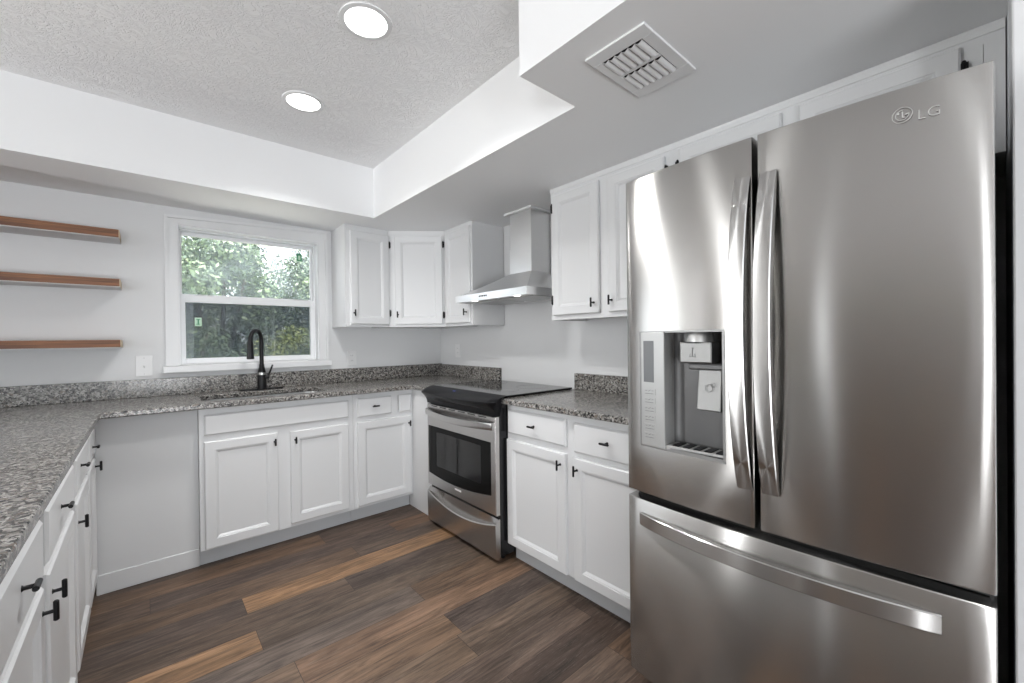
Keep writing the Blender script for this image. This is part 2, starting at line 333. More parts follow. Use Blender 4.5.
# floor planks
def build_floor():
    w = .152; me_v, me_f, tone, shift = [], [], [], []
    tones = [(.118, .085, .066), (.095, .072, .060), (.150, .104, .074), (.135, .105, .088), (.205, .132, .078), (.110, .088, .078), (.165, .125, .100), (.082, .062, .052)]
    wts = [5, 4, 4, 4, 2, 4, 3, 3]
    rows = range(-40, 8); special = {}
    def sp(j, xa, xb, c): special.setdefault(j, []).append((xa, xb, c))
    y_ref = -1.043                           # top boundary of row 0; row j spans y_ref-(j+1)*w .. y_ref-j*w
    sp(0, -2.98, -1.765, (.095, .075, .066)); sp(0, -1.765, -.545, (.32, .205, .118))
    sp(1, -2.55, -1.33, (.120, .092, .074)); sp(1, -1.33, -.11, (.098, .078, .068))
    sp(2, -2.96, -1.757, (.28, .185, .112)); sp(2, -1.757, -.54, (.135, .108, .088))
    sp(3, -2.33, -1.11, (.150, .128, .115)); sp(3, -1.11, .11, (.165, .118, .085))
    sp(4, -2.9, -1.68, (.20, .150, .112)); sp(4, -1.68, -.46, (.215, .148, .105))
    sp(5, -2.32, -1.10, (.205, .145, .102)); sp(5, -1.10, .1, (.118, .098, .090))
    sp(6, -2.35, -1.13, (.185, .140, .105)); sp(6, -1.13, .1, (.150, .118, .095))
    sp(-1, -2.4, -1.18, (.135, .095, .068)); sp(-1, -1.18, .04, (.112, .086, .070))
    sp(-2, -2.1, -.88, (.105, .082, .072)); sp(-2, -.88, .34, (.155, .100, .066))
    sp(-3, -2.5, -1.28, (.150, .102, .070)); sp(-3, -1.28, -.06, (.110, .085, .072))
    def plank(xa, xb, ya, yb, c):
        xa, xb, ya, yb = max(xa, RX0), min(xb, RX1), max(ya, RY0), min(yb, .0)
        if xb-xa < .01 or yb-ya < .004: return
        g = .0009; n = len(me_v); sh = (rnd.uniform(-40, 40), rnd.uniform(-40, 40), 0)
        me_v.extend([(xa+g, ya+g, 0), (xb-g, ya+g, 0), (xb-g, yb-g, 0), (xa+g, yb-g, 0)]); me_f.append((n, n+1, n+2, n+3)); tone.append((c[0]*.84, c[1]*.755, c[2]*.695)); shift.append(sh)
    for j in range(-8, 38):
        yb = y_ref-j*w; ya = yb-w
        if yb < RY0 or ya > 0: continue
        covered = sorted(special.get(j, []))
        lo, hi = (covered[0][0], covered[-1][1]) if covered else (None, None)
        for xa, xb, c in covered: plank(xa, xb, ya, yb, c)
        if lo is None:
            lo = hi = RX0+rnd.uniform(0, 1.2)
        x = lo
        while x > RX0: plank(x-1.22, x, ya, yb, rnd.choices(tones, wts)[0]); x -= 1.22
        x = hi
        while x < RX1: plank(x, x+1.22, ya, yb, rnd.choices(tones, wts)[0]); x += 1.22
    # slab just below, seen as the thin dark joints
    n = len(me_v); z = -.0015
    me_v.extend([(RX0-.1, RY0-.1, z), (RX1+.15, RY0-.1, z), (RX1+.15, .15, z), (RX0-.1, .15, z), (RX0-.1, RY0-.1, -.1), (RX1+.15, RY0-.1, -.1), (RX1+.15, .15, -.1), (RX0-.1, .15, -.1)])
    for f in ((0, 1, 2, 3), (7, 6, 5, 4), (0, 4, 5, 1), (1, 5, 6, 2), (2, 6, 7, 3), (3, 7, 4, 0)):
        me_f.append(tuple(n+i for i in f)); tone.append((.03, .025, .02)); shift.append((0, 0, 0))
    me = bpy.data.meshes.new('floor'); me.from_pydata(me_v, [], me_f); me.materials.append(M['floor'])
    a = me.attributes.new('plank_tone', 'FLOAT_VECTOR', 'FACE'); b = me.attributes.new('plank_shift', 'FLOAT_VECTOR', 'FACE')
    for i in range(len(me_f)): a.data[i].vector = tone[i]; b.data[i].vector = shift[i]
    o = bpy.data.objects.new('floor', me); COL.objects.link(o); struct(o, 'brown and taupe wood-look plank floor', 'floor')
build_floor()
struct(MB().box(RX0-.1, RX1+.15, RY0-.1, .15, H_CEIL, H_CEIL+.15).build('ceiling', M['ceiling']), 'white trowel-textured raised ceiling', 'ceiling')
# dropped soffit around the raised part (steps out once on the right)
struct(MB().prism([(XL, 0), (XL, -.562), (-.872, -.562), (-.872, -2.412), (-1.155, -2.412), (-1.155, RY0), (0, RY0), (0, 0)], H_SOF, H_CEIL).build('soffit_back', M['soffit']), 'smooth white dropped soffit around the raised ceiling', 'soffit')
# back wall with the window opening
WX0, WX1, WZ0, WZ1 = -1.938, -1.087, 1.103, 2.003
wb = MB()
wb.box(RX0-.1, -4.97, 0, .15, 0, H_CEIL).box(-3.53, WX0, 0, .15, 0, H_CEIL).box(-4.97, -3.53, 0, .15, 2.07, H_CEIL).box(WX1, .15, 0, .15, 0, H_CEIL).box(WX0, WX1, 0, .15, 0, WZ0).box(WX0, WX1, 0, .15, WZ1, H_CEIL)  # the wide left opening is unseen, added for the lamp in it
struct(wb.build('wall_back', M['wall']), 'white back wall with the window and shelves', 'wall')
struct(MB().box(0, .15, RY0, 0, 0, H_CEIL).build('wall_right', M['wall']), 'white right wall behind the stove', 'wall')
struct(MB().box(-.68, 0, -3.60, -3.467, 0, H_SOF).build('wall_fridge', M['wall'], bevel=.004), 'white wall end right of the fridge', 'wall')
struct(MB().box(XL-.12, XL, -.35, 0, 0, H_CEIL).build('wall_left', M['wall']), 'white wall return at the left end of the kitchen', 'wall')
def openings(axis, a0, a1, b0, b1, holes):
    """wall slab pierced by rectangular openings (lo, hi, z0, z1), listed anywhere along it"""
    mb = MB()
    def bx(p, q, z0, z1):
        if axis == 'x': mb.box(a0, a1, p, q, z0, z1)
        else: mb.box(p, q, a0, a1, z0, z1)
    p = b0
    for lo, hi, z0, z1 in sorted(holes):
        bx(p, lo, 0, H_CEIL); bx(lo, hi, 0, z0); bx(lo, hi, z1, H_CEIL); p = hi
    bx(p, b1, 0, H_CEIL); return mb
M['taupe'] = bump(mat('taupe_wall_paint', (.30, .275, .25), .6), 140, .1, .002)
struct(openings('x', RX0-.1, RX0, -4.7, 0, [(-.92, -.68, .19, 2.21), (-2.53, -2.41, .19, 2.21)]).build('wall_dining', M['taupe']), 'taupe far wall of the dining side', 'wall')  # slots cut for the added lamps; taupe darkens the fridge reflection
struct(openings('x', RX0-.1, RX0, RY0, -4.7, [(-6.44, -5.86, .04, 2.08)]).build('wall_hall', M['wall']), 'white far wall of the hall side', 'wall')  # opening cut in this unseen wall for the added lamp
# unseen rear wall, with an opening added to let fill light in
PX0, PX1, PZ = -3.8, -1.4, 2.08
struct(MB().box(RX0-.1, PX0, RY0-.12, RY0, 0, H_CEIL).box(PX1, .15, RY0-.12, RY0, 0, H_CEIL).box(PX0, PX1, RY0-.12, RY0, PZ, H_CEIL).build('wall_rear', M['wall']), 'white unseen rear wall with an opening added for light', 'wall')

# ------------------------------------------------------------------ window
win = bpy.data.objects.new('window_1', None); COL.objects.link(win); win.location = ((WX0+WX1)/2, 0, WZ0); ROOT['window_1'] = Vector(win.location)
struct(win, 'white single-hung window above the sink', 'window')
cs = MB(); cw = .068; cr_ = .048; ZL, ZR = 2.056, 2.100          # the head casing rises slightly to the right
def hd_box(u0, u1, za0, za1, zb0, zb1, w):
    cs.add([FB.p(u0, za0, 0), FB.p(u1, zb0, 0), FB.p(u1, zb1, 0), FB.p(u0, za1, 0), FB.p(u0, za0, w), FB.p(u1, zb0, w), FB.p(u1, zb1, w), FB.p(u0, za1, w)],
           [(0, 3, 2, 1), (4, 5, 6, 7), (0, 1, 5, 4), (1, 2, 6, 5), (2, 3, 7, 6), (3, 0, 4, 7)])
cs.fbox(FB, WX0-cw+.018, WX0, WZ0-.004, WZ1, 0, .014).fbox(FB, WX1, WX1+cr_, WZ0-.004, WZ1, 0, .014)
hd_box(WX0-cw+.018, WX1+cr_, WZ1, ZL-.018, WZ1, ZR-.018, .014)
cs.fbox(FB, WX0-cw, WX0-cw+.018, WZ0-.004, ZL-.018, 0, .024).fbox(FB, WX1+cr_, WX1+cr_+.018, WZ0-.004, ZR-.018, 0, .024)
hd_box(WX0-cw, WX1+cr_+.018, ZL-.018, ZL, ZR-.018, ZR, .024)
cs.build('window_casing', M['trimw'], win)
MB().fbox(FB, WX0-.085, WX1+.078, WZ0-.05, WZ0-.006, -.14, .045).build('window_sill', M['trimw'], win, bevel=.005)
jm = MB()
jm.box(WX0, WX0+.006, 0, .13, WZ0-.006, WZ1).box(WX1-.006, WX1, 0, .13, WZ0-.006, WZ1).box(WX0+.006, WX1-.006, 0, .13, WZ1-.008, WZ1)
jm.box(WX0+.006, WX0+.012, .072, .13, WZ0-.006, WZ1-.008).box(WX1-.014, WX1-.006, .072, .13, WZ0-.006, WZ1-.008).box(WX0+.012, WX1-.014, .072, .13, WZ1-.016, WZ1-.008)
jm.build('window_frame', M['vinyl'], win)
ZM = 1.525
def sash(name, y0, y1, x0, x1, z0, z1, rs, rt, rb):
    s = MB(); s.box(x0, x0+rs, y0, y1, z0, z1).box(x1-rs, x1, y0, y1, z0, z1).box(x0+rs, x1-rs, y0, y1, z0, z0+rb).box(x0+rs, x1-rs, y0, y1, z1-rt, z1)
    so = s.build(name, M['vinyl'], win, bevel=.002)
    MB().box(x0+rs, x1-rs, (y0+y1)/2-.002, (y0+y1)/2+.002, z0+rb, z1-rt).build('pane', M['glass'], so)
    return so
us = sash('upper_sash', .115, .14, WX0+.012, WX1-.014, ZM+.016, WZ1-.016, .012, .024, .03)
ls = sash('lower_sash', .078, .108, WX0+.012, WX1-.014, WZ0+.0, ZM+.036, .026, .048, .036)
# raised lock tabs on the meeting rail
for x in (-1.80, -1.19): MB().box(x-.05, x+.05, .081, .105, ZM+.036, ZM+.041).build('tilt_latch', M['silver'], ls, bevel=.002)
sc = MB(); sc.box(WX0+.013, WX1-.015, .143, .1438, WZ0+.01, ZM+.02); sc.build('insect_screen', M['screen'], win)
st = MB().box(-1.851, -1.813, .089, .0905, 1.355, 1.413).build('sticker', M['sticker'], ls)
MB().box(-1.836, -1.828, .0882, .0890, 1.370, 1.398).box(-1.843, -1.821, .0882, .0890, 1.365, 1.370).box(-1.843, -1.821, .0882, .0890, 1.398, 1.403).build('sticker_print', M['sticker_dk'], ls)
MB().box(-1.205, -1.170, .1235, .125, 1.872, 1.930).build('sticker', M['sticker_dk'], us)
MB().box(-1.196, -1.180, .1225, .1235, 1.880, 1.915).build('sticker_print', M['sticker'], us)

# ------------------------------------------------------------------ doors, fronts, hardware
def shaker(F, u0, u1, v0, v1, w0, parent, name='door', t=.019, fw=.055, bev=.010, rec=.011):
    a, b = fw, fw+bev; mb = MB()
    def rc(i, w): return [F.p(u0+i, v0+i, w), F.p(u1-i, v0+i, w), F.p(u1-i, v1-i, w), F.p(u0+i, v1-i, w)]
    mb.rings([rc(0, w0), rc(0, w0+t-.005), rc(.005, w0+t), rc(a-.006, w0+t), rc(a-.003, w0+t-.003), rc(a, w0+t-.003), rc(b, w0+t-rec), ], cap=False)
    mb.add(rc(0, w0), [(0, 3, 2, 1)]); mb.add(rc(b, w0+t-rec), [(0, 1, 2, 3)])
    bm = None
    o = mb.build(name, M['cab'], parent)
    return o
def slab(F, u0, u1, v0, v1, w0, parent, name='drawer_front', t=.019):
    mb = MB()
    def rc(i, w): return [F.p(u0+i, v0+i, w), F.p(u1-i, v0+i, w), F.p(u1-i, v1-i, w), F.p(u0+i, v1-i, w)]
    mb.rings([rc(0, w0), rc(0, w0+t-.007), rc(.008, w0+t)])
    return mb.build(name, M['cab'], parent)
def tknob(F, u, v, w, parent, vert=True, L=.05, post=.026, name='knob'):
    mb = MB(); mb.rev(F.p(u, v, w), [(.0065, 0), (.0042, .003), (.0042, post)], F.w, 10)
    a = F.v if vert else F.u; c = F.p(u, v, w+post)
    pr = [(.0030, -L/2), (.0052, -L/2+.002), (.0052, L/2-.002), (.0030, L/2)]
    mb.rev(c, pr, a, 10)
    return mb.build(name, M['black'], parent, smooth=40)
def hinge(F, u, v, w, parent, h=.055):
    mb = MB(); mb.rev(F.p(u, v-h/2, w), [(.003, 0), (.005, .003), (.005, h-.003), (.003, h)], F.v, 10)
    mb.fbox(F, u-.010, u+.010, v-h/2+.006, v+h/2-.006, w-.004, w+.001)
    return mb.build('hinge', M['black'], parent, smooth=40)
def carcass(F, u0, u1, v0, v1, depth, w_face, parent, toe_w=None, frame_u=None, rails=(), stiles=(), toe=True):
    """open-topped box body, a face frame (stiles and rails) and a toe board"""
    mb = MB(); th = .016; wb_ = w_face-.019
    lo = v0 if not toe else .10
    mb.fbox(F, u0, u0+th, lo, v1, w_face-depth, wb_).fbox(F, u1-th, u1, lo, v1, w_face-depth, wb_)
    mb.fbox(F, u0+th, u1-th, lo, lo+th, w_face-depth, wb_).fbox(F, u0+th, u1-th, lo+th, v1, w_face-depth, w_face-depth+.006)
    mb.build('carcass', M['cab'], parent)
    ff = MB()
    fu0, fu1 = frame_u or (u0, u1)
    for a, b in [(fu0, fu0+.035), (fu1-.035, fu1)]+list(stiles): ff.fbox(F, a, b, lo, v1, wb_, w_face)
    ff.fbox(F, fu0+.035, fu1-.035, lo, lo+.03, wb_, w_face-.0002).fbox(F, fu0+.035, fu1-.035, v1-.045, v1, wb_, w_face-.0002)
    for a, b in rails: ff.fbox(F, fu0+.035, fu1-.035, a, b, wb_, w_face-.0004)
    ff.build('face_frame', M['cab'], parent)
    if toe and toe_w is not None:
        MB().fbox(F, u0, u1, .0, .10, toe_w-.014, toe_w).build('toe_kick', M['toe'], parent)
TOP = .883
# --- back run: sink base, drawer base
WF = .592; TW = .527
c = thing('sink_base_cabinet', 'white double-door base cabinet with long false front under the sink', 'cabinet', (-1.475, -.3, 0), 'white base cabinets')
carcass(FB, -1.888, -1.052, 0, TOP, .56, WF, c, TW, stiles=[(-1.505, -1.44)], rails=[(.64, .75)])
slab(FB, -1.866, -1.084, .732, .846, WF, c, 'false_front')
d = shaker(FB, -1.868, -1.507, .108, .698, WF, c); tknob(FB, -1.526, .645, WF+.019, d, L=.042)
d = shaker(FB, -1.441, -1.086, .124, .692, WF, c); tknob(FB, -1.413, .638, WF+.019, d, L=.042)
c = thing('base_cabinet', 'narrow white base cabinet with one drawer and door between sink and stove', 'cabinet', (-.82, -.3, 0), 'white base cabinets')
carcass(FB, -1.05, -.612, 0, TOP, .56, WF, c, TW, stiles=[(-.78, -.725)], rails=[(.64, .73)])
d = slab(FB, -1.023, -.779, .722, .85, WF, c); tknob(FB, -.905, .79, WF+.019, d, False, .05, name='pull')
slab(FB, -.722, -.628, .722, .85, WF, c, 'blank_front')
d = shaker(FB, -1.026, -.632, .118, .69, WF, c); tknob(FB, -.648, .635, WF+.019, d, L=.042)
# blind panel filling the dishwasher bay, with its own skirting
pn = thing('filler_panel', 'blank white panel with a skirting strip closing the bay left of the sink cabinet', 'panel', (-2.09, -.54, 0))
MB().box(-2.298, -1.889, -.531, -.519, .098, TOP).build('board', M['panel'], pn)
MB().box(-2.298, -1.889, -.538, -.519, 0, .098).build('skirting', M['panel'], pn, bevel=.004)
# filler beside the stove
MB_ = MB().box(-.610, -.594, -.893, -.500, 0, TOP)
tag(MB_.build('filler_panel', M['cab'], bevel=.002), 'plain narrow white upright panel between corner cabinet and stove', 'panel')
# --- right run base
RF = .576
c = thing('base_cabinet', 'white double-door two-drawer base cabinet between stove and fridge', 'cabinet', (-.3, -2.1, 0), 'white base cabinets')
carcass(FR, 1.650, 2.565, 0, TOP, .56, RF, c, .526, stiles=[(2.08, 2.15)], rails=[(.64, .74)])
d = slab(FR, 1.668, 2.092, .722, .853, RF, c); tknob(FR, 1.878, .788, RF+.019, d, False, .05, name='pull')
d = slab(FR, 2.143, 2.555, .708, .846, RF, c); tknob(FR, 2.336, .783, RF+.019, d, False, .05, name='pull')
d = shaker(FR, 1.656, 2.090, .104, .687, RF, c); tknob(FR, 2.060, .632, RF+.019, d, L=.05)
d = shaker(FR, 2.139, 2.555, .104, .682, RF, c); tknob(FR, 2.164, .627, RF+.019, d, L=.05)
# --- left run base
LF = -2.307
left = [(-2.62, -2.012, 'doorR', 'third white base cabinet from the back corner under the left counter'),
        (-1.945, -1.425, 'doorL', 'second white base cabinet from the back corner under the left counter'),
        (-1.36, -.925, 'doorL', 'white base cabinet nearest the blank panel\'s neighbour under the left counter'),
        (-.90, -.56, 'doorC', 'narrow white base cabinet in the left back corner beside the blank panel')]
labels = ['white base cabinet nearest the camera under the left counter',
          'white base cabinet second from the camera under the left counter',
          'white base cabinet third from the camera under the left counter',
          'narrow white base cabinet in the back corner of the left counter, meeting the blank panel']
for i, (y0, y1, kd, _) in enumerate(left):
    c = thing('base_cabinet', labels[i], 'cabinet', (-2.6, (y0+y1)/2, 0), 'white base cabinets')
    carcass(FL, y0-(.015, .032, .03, .0065)[i], y1+(.032, .03, .0065, .0065)[i], 0, TOP, .56, LF, c, LF-.006, rails=[(.64, .75)])
    d = slab(FL, y0, y1, .712, .845, LF, c); tknob(FL, (-2.25, -1.73, -1.22, -.73)[i], (.788, .790, .794, .77)[i], LF+.019, d, False, .042, .020, name='pull')
    d = shaker(FL, y0, y1, .108, .69, LF, c)
    ku = {'doorR': y1-.03, 'doorL': y0+.04, 'doorC': y1-.05}[kd]
    if i == 2: ku = -1.325
    tknob(FL, ku, (.640, .630, .616, .655)[i], LF+.019, d, L=.046, post=.021)
# end cabinet of the left run
c = thing('base_cabinet', 'white base cabinet at the open end of the left counter, behind the camera\'s left', 'cabinet', (-2.6, -2.75, 0), 'white base cabinets')
carcass(FL, -2.985, -2.640, 0, TOP, .56, LF, c, LF-.006, rails=[(.64, .75)])
d = slab(FL, -2.97, -2.655, .712, .845, LF, c); tknob(FL, -2.82, .783, LF+.019, d, False, .05, name='pull')
d = shaker(FL, -2.97, -2.655, .108, .69, LF, c); tknob(FL, -2.69, .64, LF+.019, d, L=.05)

# ------------------------------------------------------------------ counters
CT0, CT1 = .884, .914
SX0, SX1, SY0, SY1 = -1.862, -1.190, -.548, -.205
mb = poly_slab([(XL+.002, -.002), (-.002, -.002), (-.002, -.894), (-.640, -.894), (-.640, -.651), (-2.268, -.651), (-2.262, -3.0), (XL+.002, -3.0)],
               [rrect(SX0, SX1, SY0, SY1, .06)], CT0, CT1)
tag(mb.build('countertop', M['granite'], bevel=.006, bseg=3), 'speckled grey granite L-shaped counter with the sink cutout along back and left', 'countertop')
mb = MB().box(-.622, -.002, -2.572, -1.646, CT0, CT1)
tag(mb.build('countertop', M['granite'], bevel=.006, bseg=3), 'short speckled granite counter between stove and fridge', 'countertop')
tag(MB().box(XL+.002, -.002, -.031, -.002, CT1+.0005, 1.022).build('backsplash', M['granite'], bevel=.002), 'long low granite backsplash strip under the window', 'backsplash')
tag(MB().box(-.031, -.002, -.906, -.0325, CT1+.0005, 1.018).build('backsplash', M['granite'], bevel=.002), 'short granite backsplash strip in the corner left of the stove', 'backsplash')
tag(MB().box(-.031, -.002, -2.572, -1.672, CT1+.0005, 1.018).build('backsplash', M['granite'], bevel=.002), 'granite backsplash strip right of the stove by the fridge', 'backsplash')

# sink
sk = thing('sink', 'undermount stainless sink basin in the back counter below the window', 'sink', (-1.526, -.376, .70))
g = .006; R0 = rrect(SX0-g, SX1+g, SY0-g, SY1+g, .062); R1 = rrect(SX0+.012, SX1-.012, SY0+.012, SY1-.012, .06)
mb = MB(); rim = rrect(SX0-.02, SX1+.02, SY0-.02, SY1+.02, .07)
zz = CT0-.001
mb.rings([[(x, y, zz) for x, y in rim], [(x, y, zz) for x, y in R0], [(x, y, .71) for x, y in R1], [(x, y, .695) for x, y in rrect(SX0+.03, SX1-.03, SY0+.03, SY1-.03, .05)],
          [(x, y, .690) for x, y in rrect(SX0+.03, SX1-.03, SY0+.03, SY1-.03, .05)], [(x, y, .705) for x, y in rrect(SX0+.008, SX1-.008, SY0+.008, SY1-.008, .06)], [(x, y, zz-.003) for x, y in rim]], cap=False)
mb.add([(x, y, .695) for x, y in rrect(SX0+.03, SX1-.03, SY0+.03, SY1-.03, .05)], [list(range(28))])
mb.build('basin', M['sink'], sk, smooth=40)
MB().rev((-1.526, -.376, .6955), [(.045, 0), (.045, .002), (.03, .003), (.026, -.001)], seg=20).build('drain', M['chrome'], sk, smooth=40)

# faucet
fx, fy = -1.497, -.105
fa = thing('faucet', 'matte black gooseneck pull-down kitchen faucet behind the sink', 'faucet', (fx, fy, CT1))
MB().rings([[(fx+sx*.135*k+cx, fy+sy*.0+cy, CT1+z) for (sx, cx, cy) in ([(1, .028*math.cos(a), .028*math.sin(a)) for a in [math.radians(-90+180*q/8) for q in range(9)]]+[(-1, -.028*math.cos(a), -.028*math.sin(a)) for a in [math.radians(-90+180*q/8) for q in range(9)]]) for sy in (1,)] for (k, z) in ((.78, .0005), (.78, .005), (.76, .007))]).build('deck_plate', M['black'], fa, smooth=40)
MB().rev((fx, fy, CT1+.006), [(.031, 0), (.028, .012), (.0265, .09), (.025, .115), (.0165, .15), (.0150, .17)], seg=20).build('body', M['black'], fa, smooth=50)
hd = Vector((-.60, -.80, 0)).normalized()      # the spout swings towards the left
path = [(fx, fy, CT1+.15), (fx, fy, CT1+.30)]
rad = .070; cz = CT1+.338
for k in range(0, 13):
    a = math.radians(180*k/12); path.append(Vector((fx, fy, cz))+hd*(rad-rad*math.cos(a))+Vector((0, 0, rad*math.sin(a))))
end = Vector((fx, fy, 0))+hd*2*rad
path.append(Vector((end.x, end.y, CT1+.325)))
MB().tube(path, .0130, 14).build('spout', M['black'], fa, smooth=60)
MB().rev((end.x, end.y, CT1+.335), [(.0135, 0), (.0165, -.010), (.0175, -.03), (.0185, -.07), (.022, -.112), (.0215, -.118), (.015, -.12)], seg=18).build('spray_head', M['black'], fa, smooth=50)
MB().rev((fx, fy, CT1+.102), [(.0275, 0), (.0275, .016)], seg=20).build('collar', M['chrome'], fa, smooth=40)
hx = Vector((.9, -.42, 0)).normalized()
hp = Vector((fx, fy, CT1+.085))
MB().tube([hp+hx*.015, hp+hx*.042, hp+hx*.046], [.014, .014, .010], 14).tube([hp+hx*.036+Vector((0, 0, .005)), hp+hx*.05+Vector((0, 0, .035)), hp+hx*.068+Vector((0, 0, .085))], [.008, .0065, .0055], 10).build('lever', M['black'], fa, smooth=50)

# ------------------------------------------------------------------ upper cabinets
UD = .30
def upper(name, label, F, u0, u1, v0, v1, doors, loc, depth=UD, crown=False, stiles=()):
    c = thing(name, label, 'cabinet', loc, 'white wall cabinets')
    mb = MB(); th = .016
    mb.fbox(F, u0, u0+th, v0, v1, .002, depth-.019).fbox(F, u1-th, u1, v0, v1, .002, depth-.019).fbox(F, u0+th, u1-th, v0+.012, v0+.012+th, .002, depth-.019).fbox(F, u0+th, u1-th, v1-th, v1, .002, depth-.019).fbox(F, u0+th, u1-th, v0+th, v1-th, .002, .008)
    mb.build('carcass', M['cab'], c)
    ff = MB(); w0, w1 = depth-.019, depth
    for a, b in [(u0, u0+.04), (u1-.04, u1)]+list(stiles): ff.fbox(F, a, b, v0, v1, w0, w1)
    ff.fbox(F, u0+.04, u1-.04, v0, v0+.04, w0, w1-.0002).fbox(F, u0+.04, u1-.04, v1-.05, v1, w0, w1-.0002)
    ff.build('face_frame', M['cab'], c)
    if crown:
        cr = MB(); cr.rings([[F.p(u0, v1-.026, w1), F.p(u0, v1-.024, w1+.004), F.p(u0, v1-.008, w1+.006), F.p(u0, v1, w1+.009), F.p(u0, v1, w1)], [F.p(u1, v1-.026, w1), F.p(u1, v1-.024, w1+.004), F.p(u1, v1-.008, w1+.006), F.p(u1, v1, w1+.009), F.p(u1, v1, w1)]])
        cr.build('crown_strip', M['cab'], c)
    for (a, b, z0, z1, ku, kv, hu) in doors:
        d = shaker(F, a, b, z0, z1, w1, c)
        if ku is not None: tknob(F, ku, kv, w1+.019, d, L=.05)
        if hu is not None:
            for hv in (z0+.09, z1-.07): hinge(F, hu, hv, w1+.012, d)
    return c
UB, UT = 1.349, 2.110
upper('wall_cabinet', 'white single-door wall cabinet right beside the window', FB, -.987, -.655, UB, UT, [(-.953, -.650, 1.368, 2.066, -.930, 1.452, -.644)], (-.82, -.15, UB))
# diagonal corner cabinet
c = thing('corner_wall_cabinet', 'white diagonal corner wall cabinet between window cabinet and hood side', 'cabinet', (-.2, -.2, UB), 'white wall cabinets')
A, B = Vector((-.648, -.295, 0)), Vector((-.295, -.568, 0))
MB().prism([(-.002, -.002), (-.650, -.002), (-.650, -.278), (A.x+.004, A.y+.016), (B.x+.016, B.y+.004), (-.278, -.570), (-.002, -.570)], UB, UT).build('carcass', M['cab'], c)
u = (B-A).normalized(); Ld = (B-A).length; w = u.cross(Vector((0, 0, 1))); w = Vector((w.x, w.y, 0))
if w.x > 0: w = -w
FD = Fr((A.x, A.y, 0), u, (0, 0, 1), w)
ff = MB(); ff.fbox(FD, 0, .06, UB, UT, -.008, .004).fbox(FD, Ld-.03, Ld, UB, UT, -.008, .004).fbox(FD, .03, Ld-.03, UB, UB+.03, -.008, .0038).fbox(FD, .03, Ld-.03, UT-.045, UT, -.008, .0038); ff.build('face_frame', M['cab'], c)
d = shaker(FD, .055, Ld-.020, 1.368, 2.066, .004, c); tknob(FD, .078, 1.445, .023, d)
for hv in (1.44, 2.0): hinge(FD, Ld-.012, hv, .014, d)
upper('wall_cabinet', 'white narrow wall cabinet left of the range hood', FR, .574, .948, UB, UT, [(.600, .932, 1.368, 2.078, .893, 1.446, None)], (-.15, -.76, UB))
upper('wall_cabinet', 'white double-door wall cabinet between range hood and fridge', FR, 1.738, 2.4925, UB, UT,
      [(1.762, 2.090, 1.374, 2.066, 2.058, 1.430, 1.756), (2.150, 2.460, 1.374, 2.066, 2.170, 1.434, 2.466)], (-.15, -2.1, UB), crown=True, stiles=[(2.08, 2.16)])
upper('over_fridge_cabinet', 'white short wall cabinet above the fridge', FR, 2.493, 3.464, 1.745, UT,
      [(2.530, 2.925, 1.775, 2.070, None, None, 2.522), (2.982, 3.380, 1.775, 2.070, None, None, 3.386)], (-.15, -2.97, 1.745), crown=True, stiles=[(2.91, 2.99), (3.36, 3.423)])

# ------------------------------------------------------------------ range hood
HY, HW, HX = -1.290, .372, -.43
hd_ = thing('range_hood', 'stainless chimney range hood on the wall above the stove', 'range hood', (-.22, HY, 1.5))
zl0, zl1, zc = 1.503, 1.550, 1.692
mb = MB()
mb.rings([[(HX, HY-HW, zl0), (-.002, HY-HW, zl0), (-.002, HY+HW, zl0), (HX, HY+HW, zl0)], [(HX, HY-HW, zl1), (-.002, HY-HW, zl1), (-.002, HY+HW, zl1), (HX, HY+HW, zl1)]], cap=False)
mb.build('lip', M['steel_hood'], hd_)
cy0, cy1, cx = -1.448, -1.232, -.185
steps = []
for k in range(9):
    t = k/8; e = t**.85
    x = HX*(1-e)+cx*e; ya = (HY-HW)*(1-e)+cy0*e; yb = (HY+HW)*(1-e)+cy1*e; z = zl1+(zc-zl1)*t
    steps.append([(x, ya, z), (-.002, ya, z), (-.002, yb, z), (x, yb, z)])
MB().rings(steps, cap=False).build('canopy', M['steel_hood'], hd_, smooth=30)
ch = MB(); ch.box(cx, -.002, cy0, cy1, zc-.01, 1.86); ch.build('chimney_lower', M['steel_hood'], hd_, bevel=.002)
MB().box(cx+.003, -.002, cy0+.003, cy1-.003, 1.86, H_SOF-.001).build('chimney_upper', M['steel_hood'], hd_, bevel=.002)
MB().box(cx-.028, -.002, cy0-.028, cy1+.028, H_SOF-.014, H_SOF-.001).build('ceiling_trim', M['trimw'], hd_, bevel=.003)
MB().box(HX+.012, -.01, HY-HW+.012, HY+HW-.012, zl0+.008, zl0+.014).build('underside_panel', M['steel_hood'], hd_)
for k in (0, 1):
    y0 = HY-HW+.05+k*.345; MB().box(HX+.10, -.08, y0, y0+.32, zl0+.001, zl0+.009).build('grease_filter', M['silver'], hd_, bevel=.004)
for y in (HY-.22, HY+.22): MB().rev((HX+.06, y, zl0+.008), [(.022, 0), (.022, -.003), (.018, -.004)], seg=20).build('hood_lamp', M['hoodlamp'], hd_, smooth=40)
for k in range(5): MB().rev((HX, HY+.085-.0+(-k)*.018, (zl0+zl1)/2+.002), [(.0048, .0005), (.0048, .003), (.004, .004)], (-1, 0, 0), 12).build('button', M['blackplastic'], hd_, smooth=40)
hl = []
for y in (HY-.22, HY+.22):
    a = area('hood_lamp_light', (HX+.06, y, zl0-.004), (0, 0, 0), .05, .05, .12, (1, .97, .93), 'DISK')

# ------------------------------------------------------------------ stove
SYA, SYB = -.900, -1.642                      # left and right sides
YC = (SYA+SYB)/2
sv = thing('stove', 'stainless slide-in range with black glass cooktop and oven door', 'stove', (-.35, YC, 0))
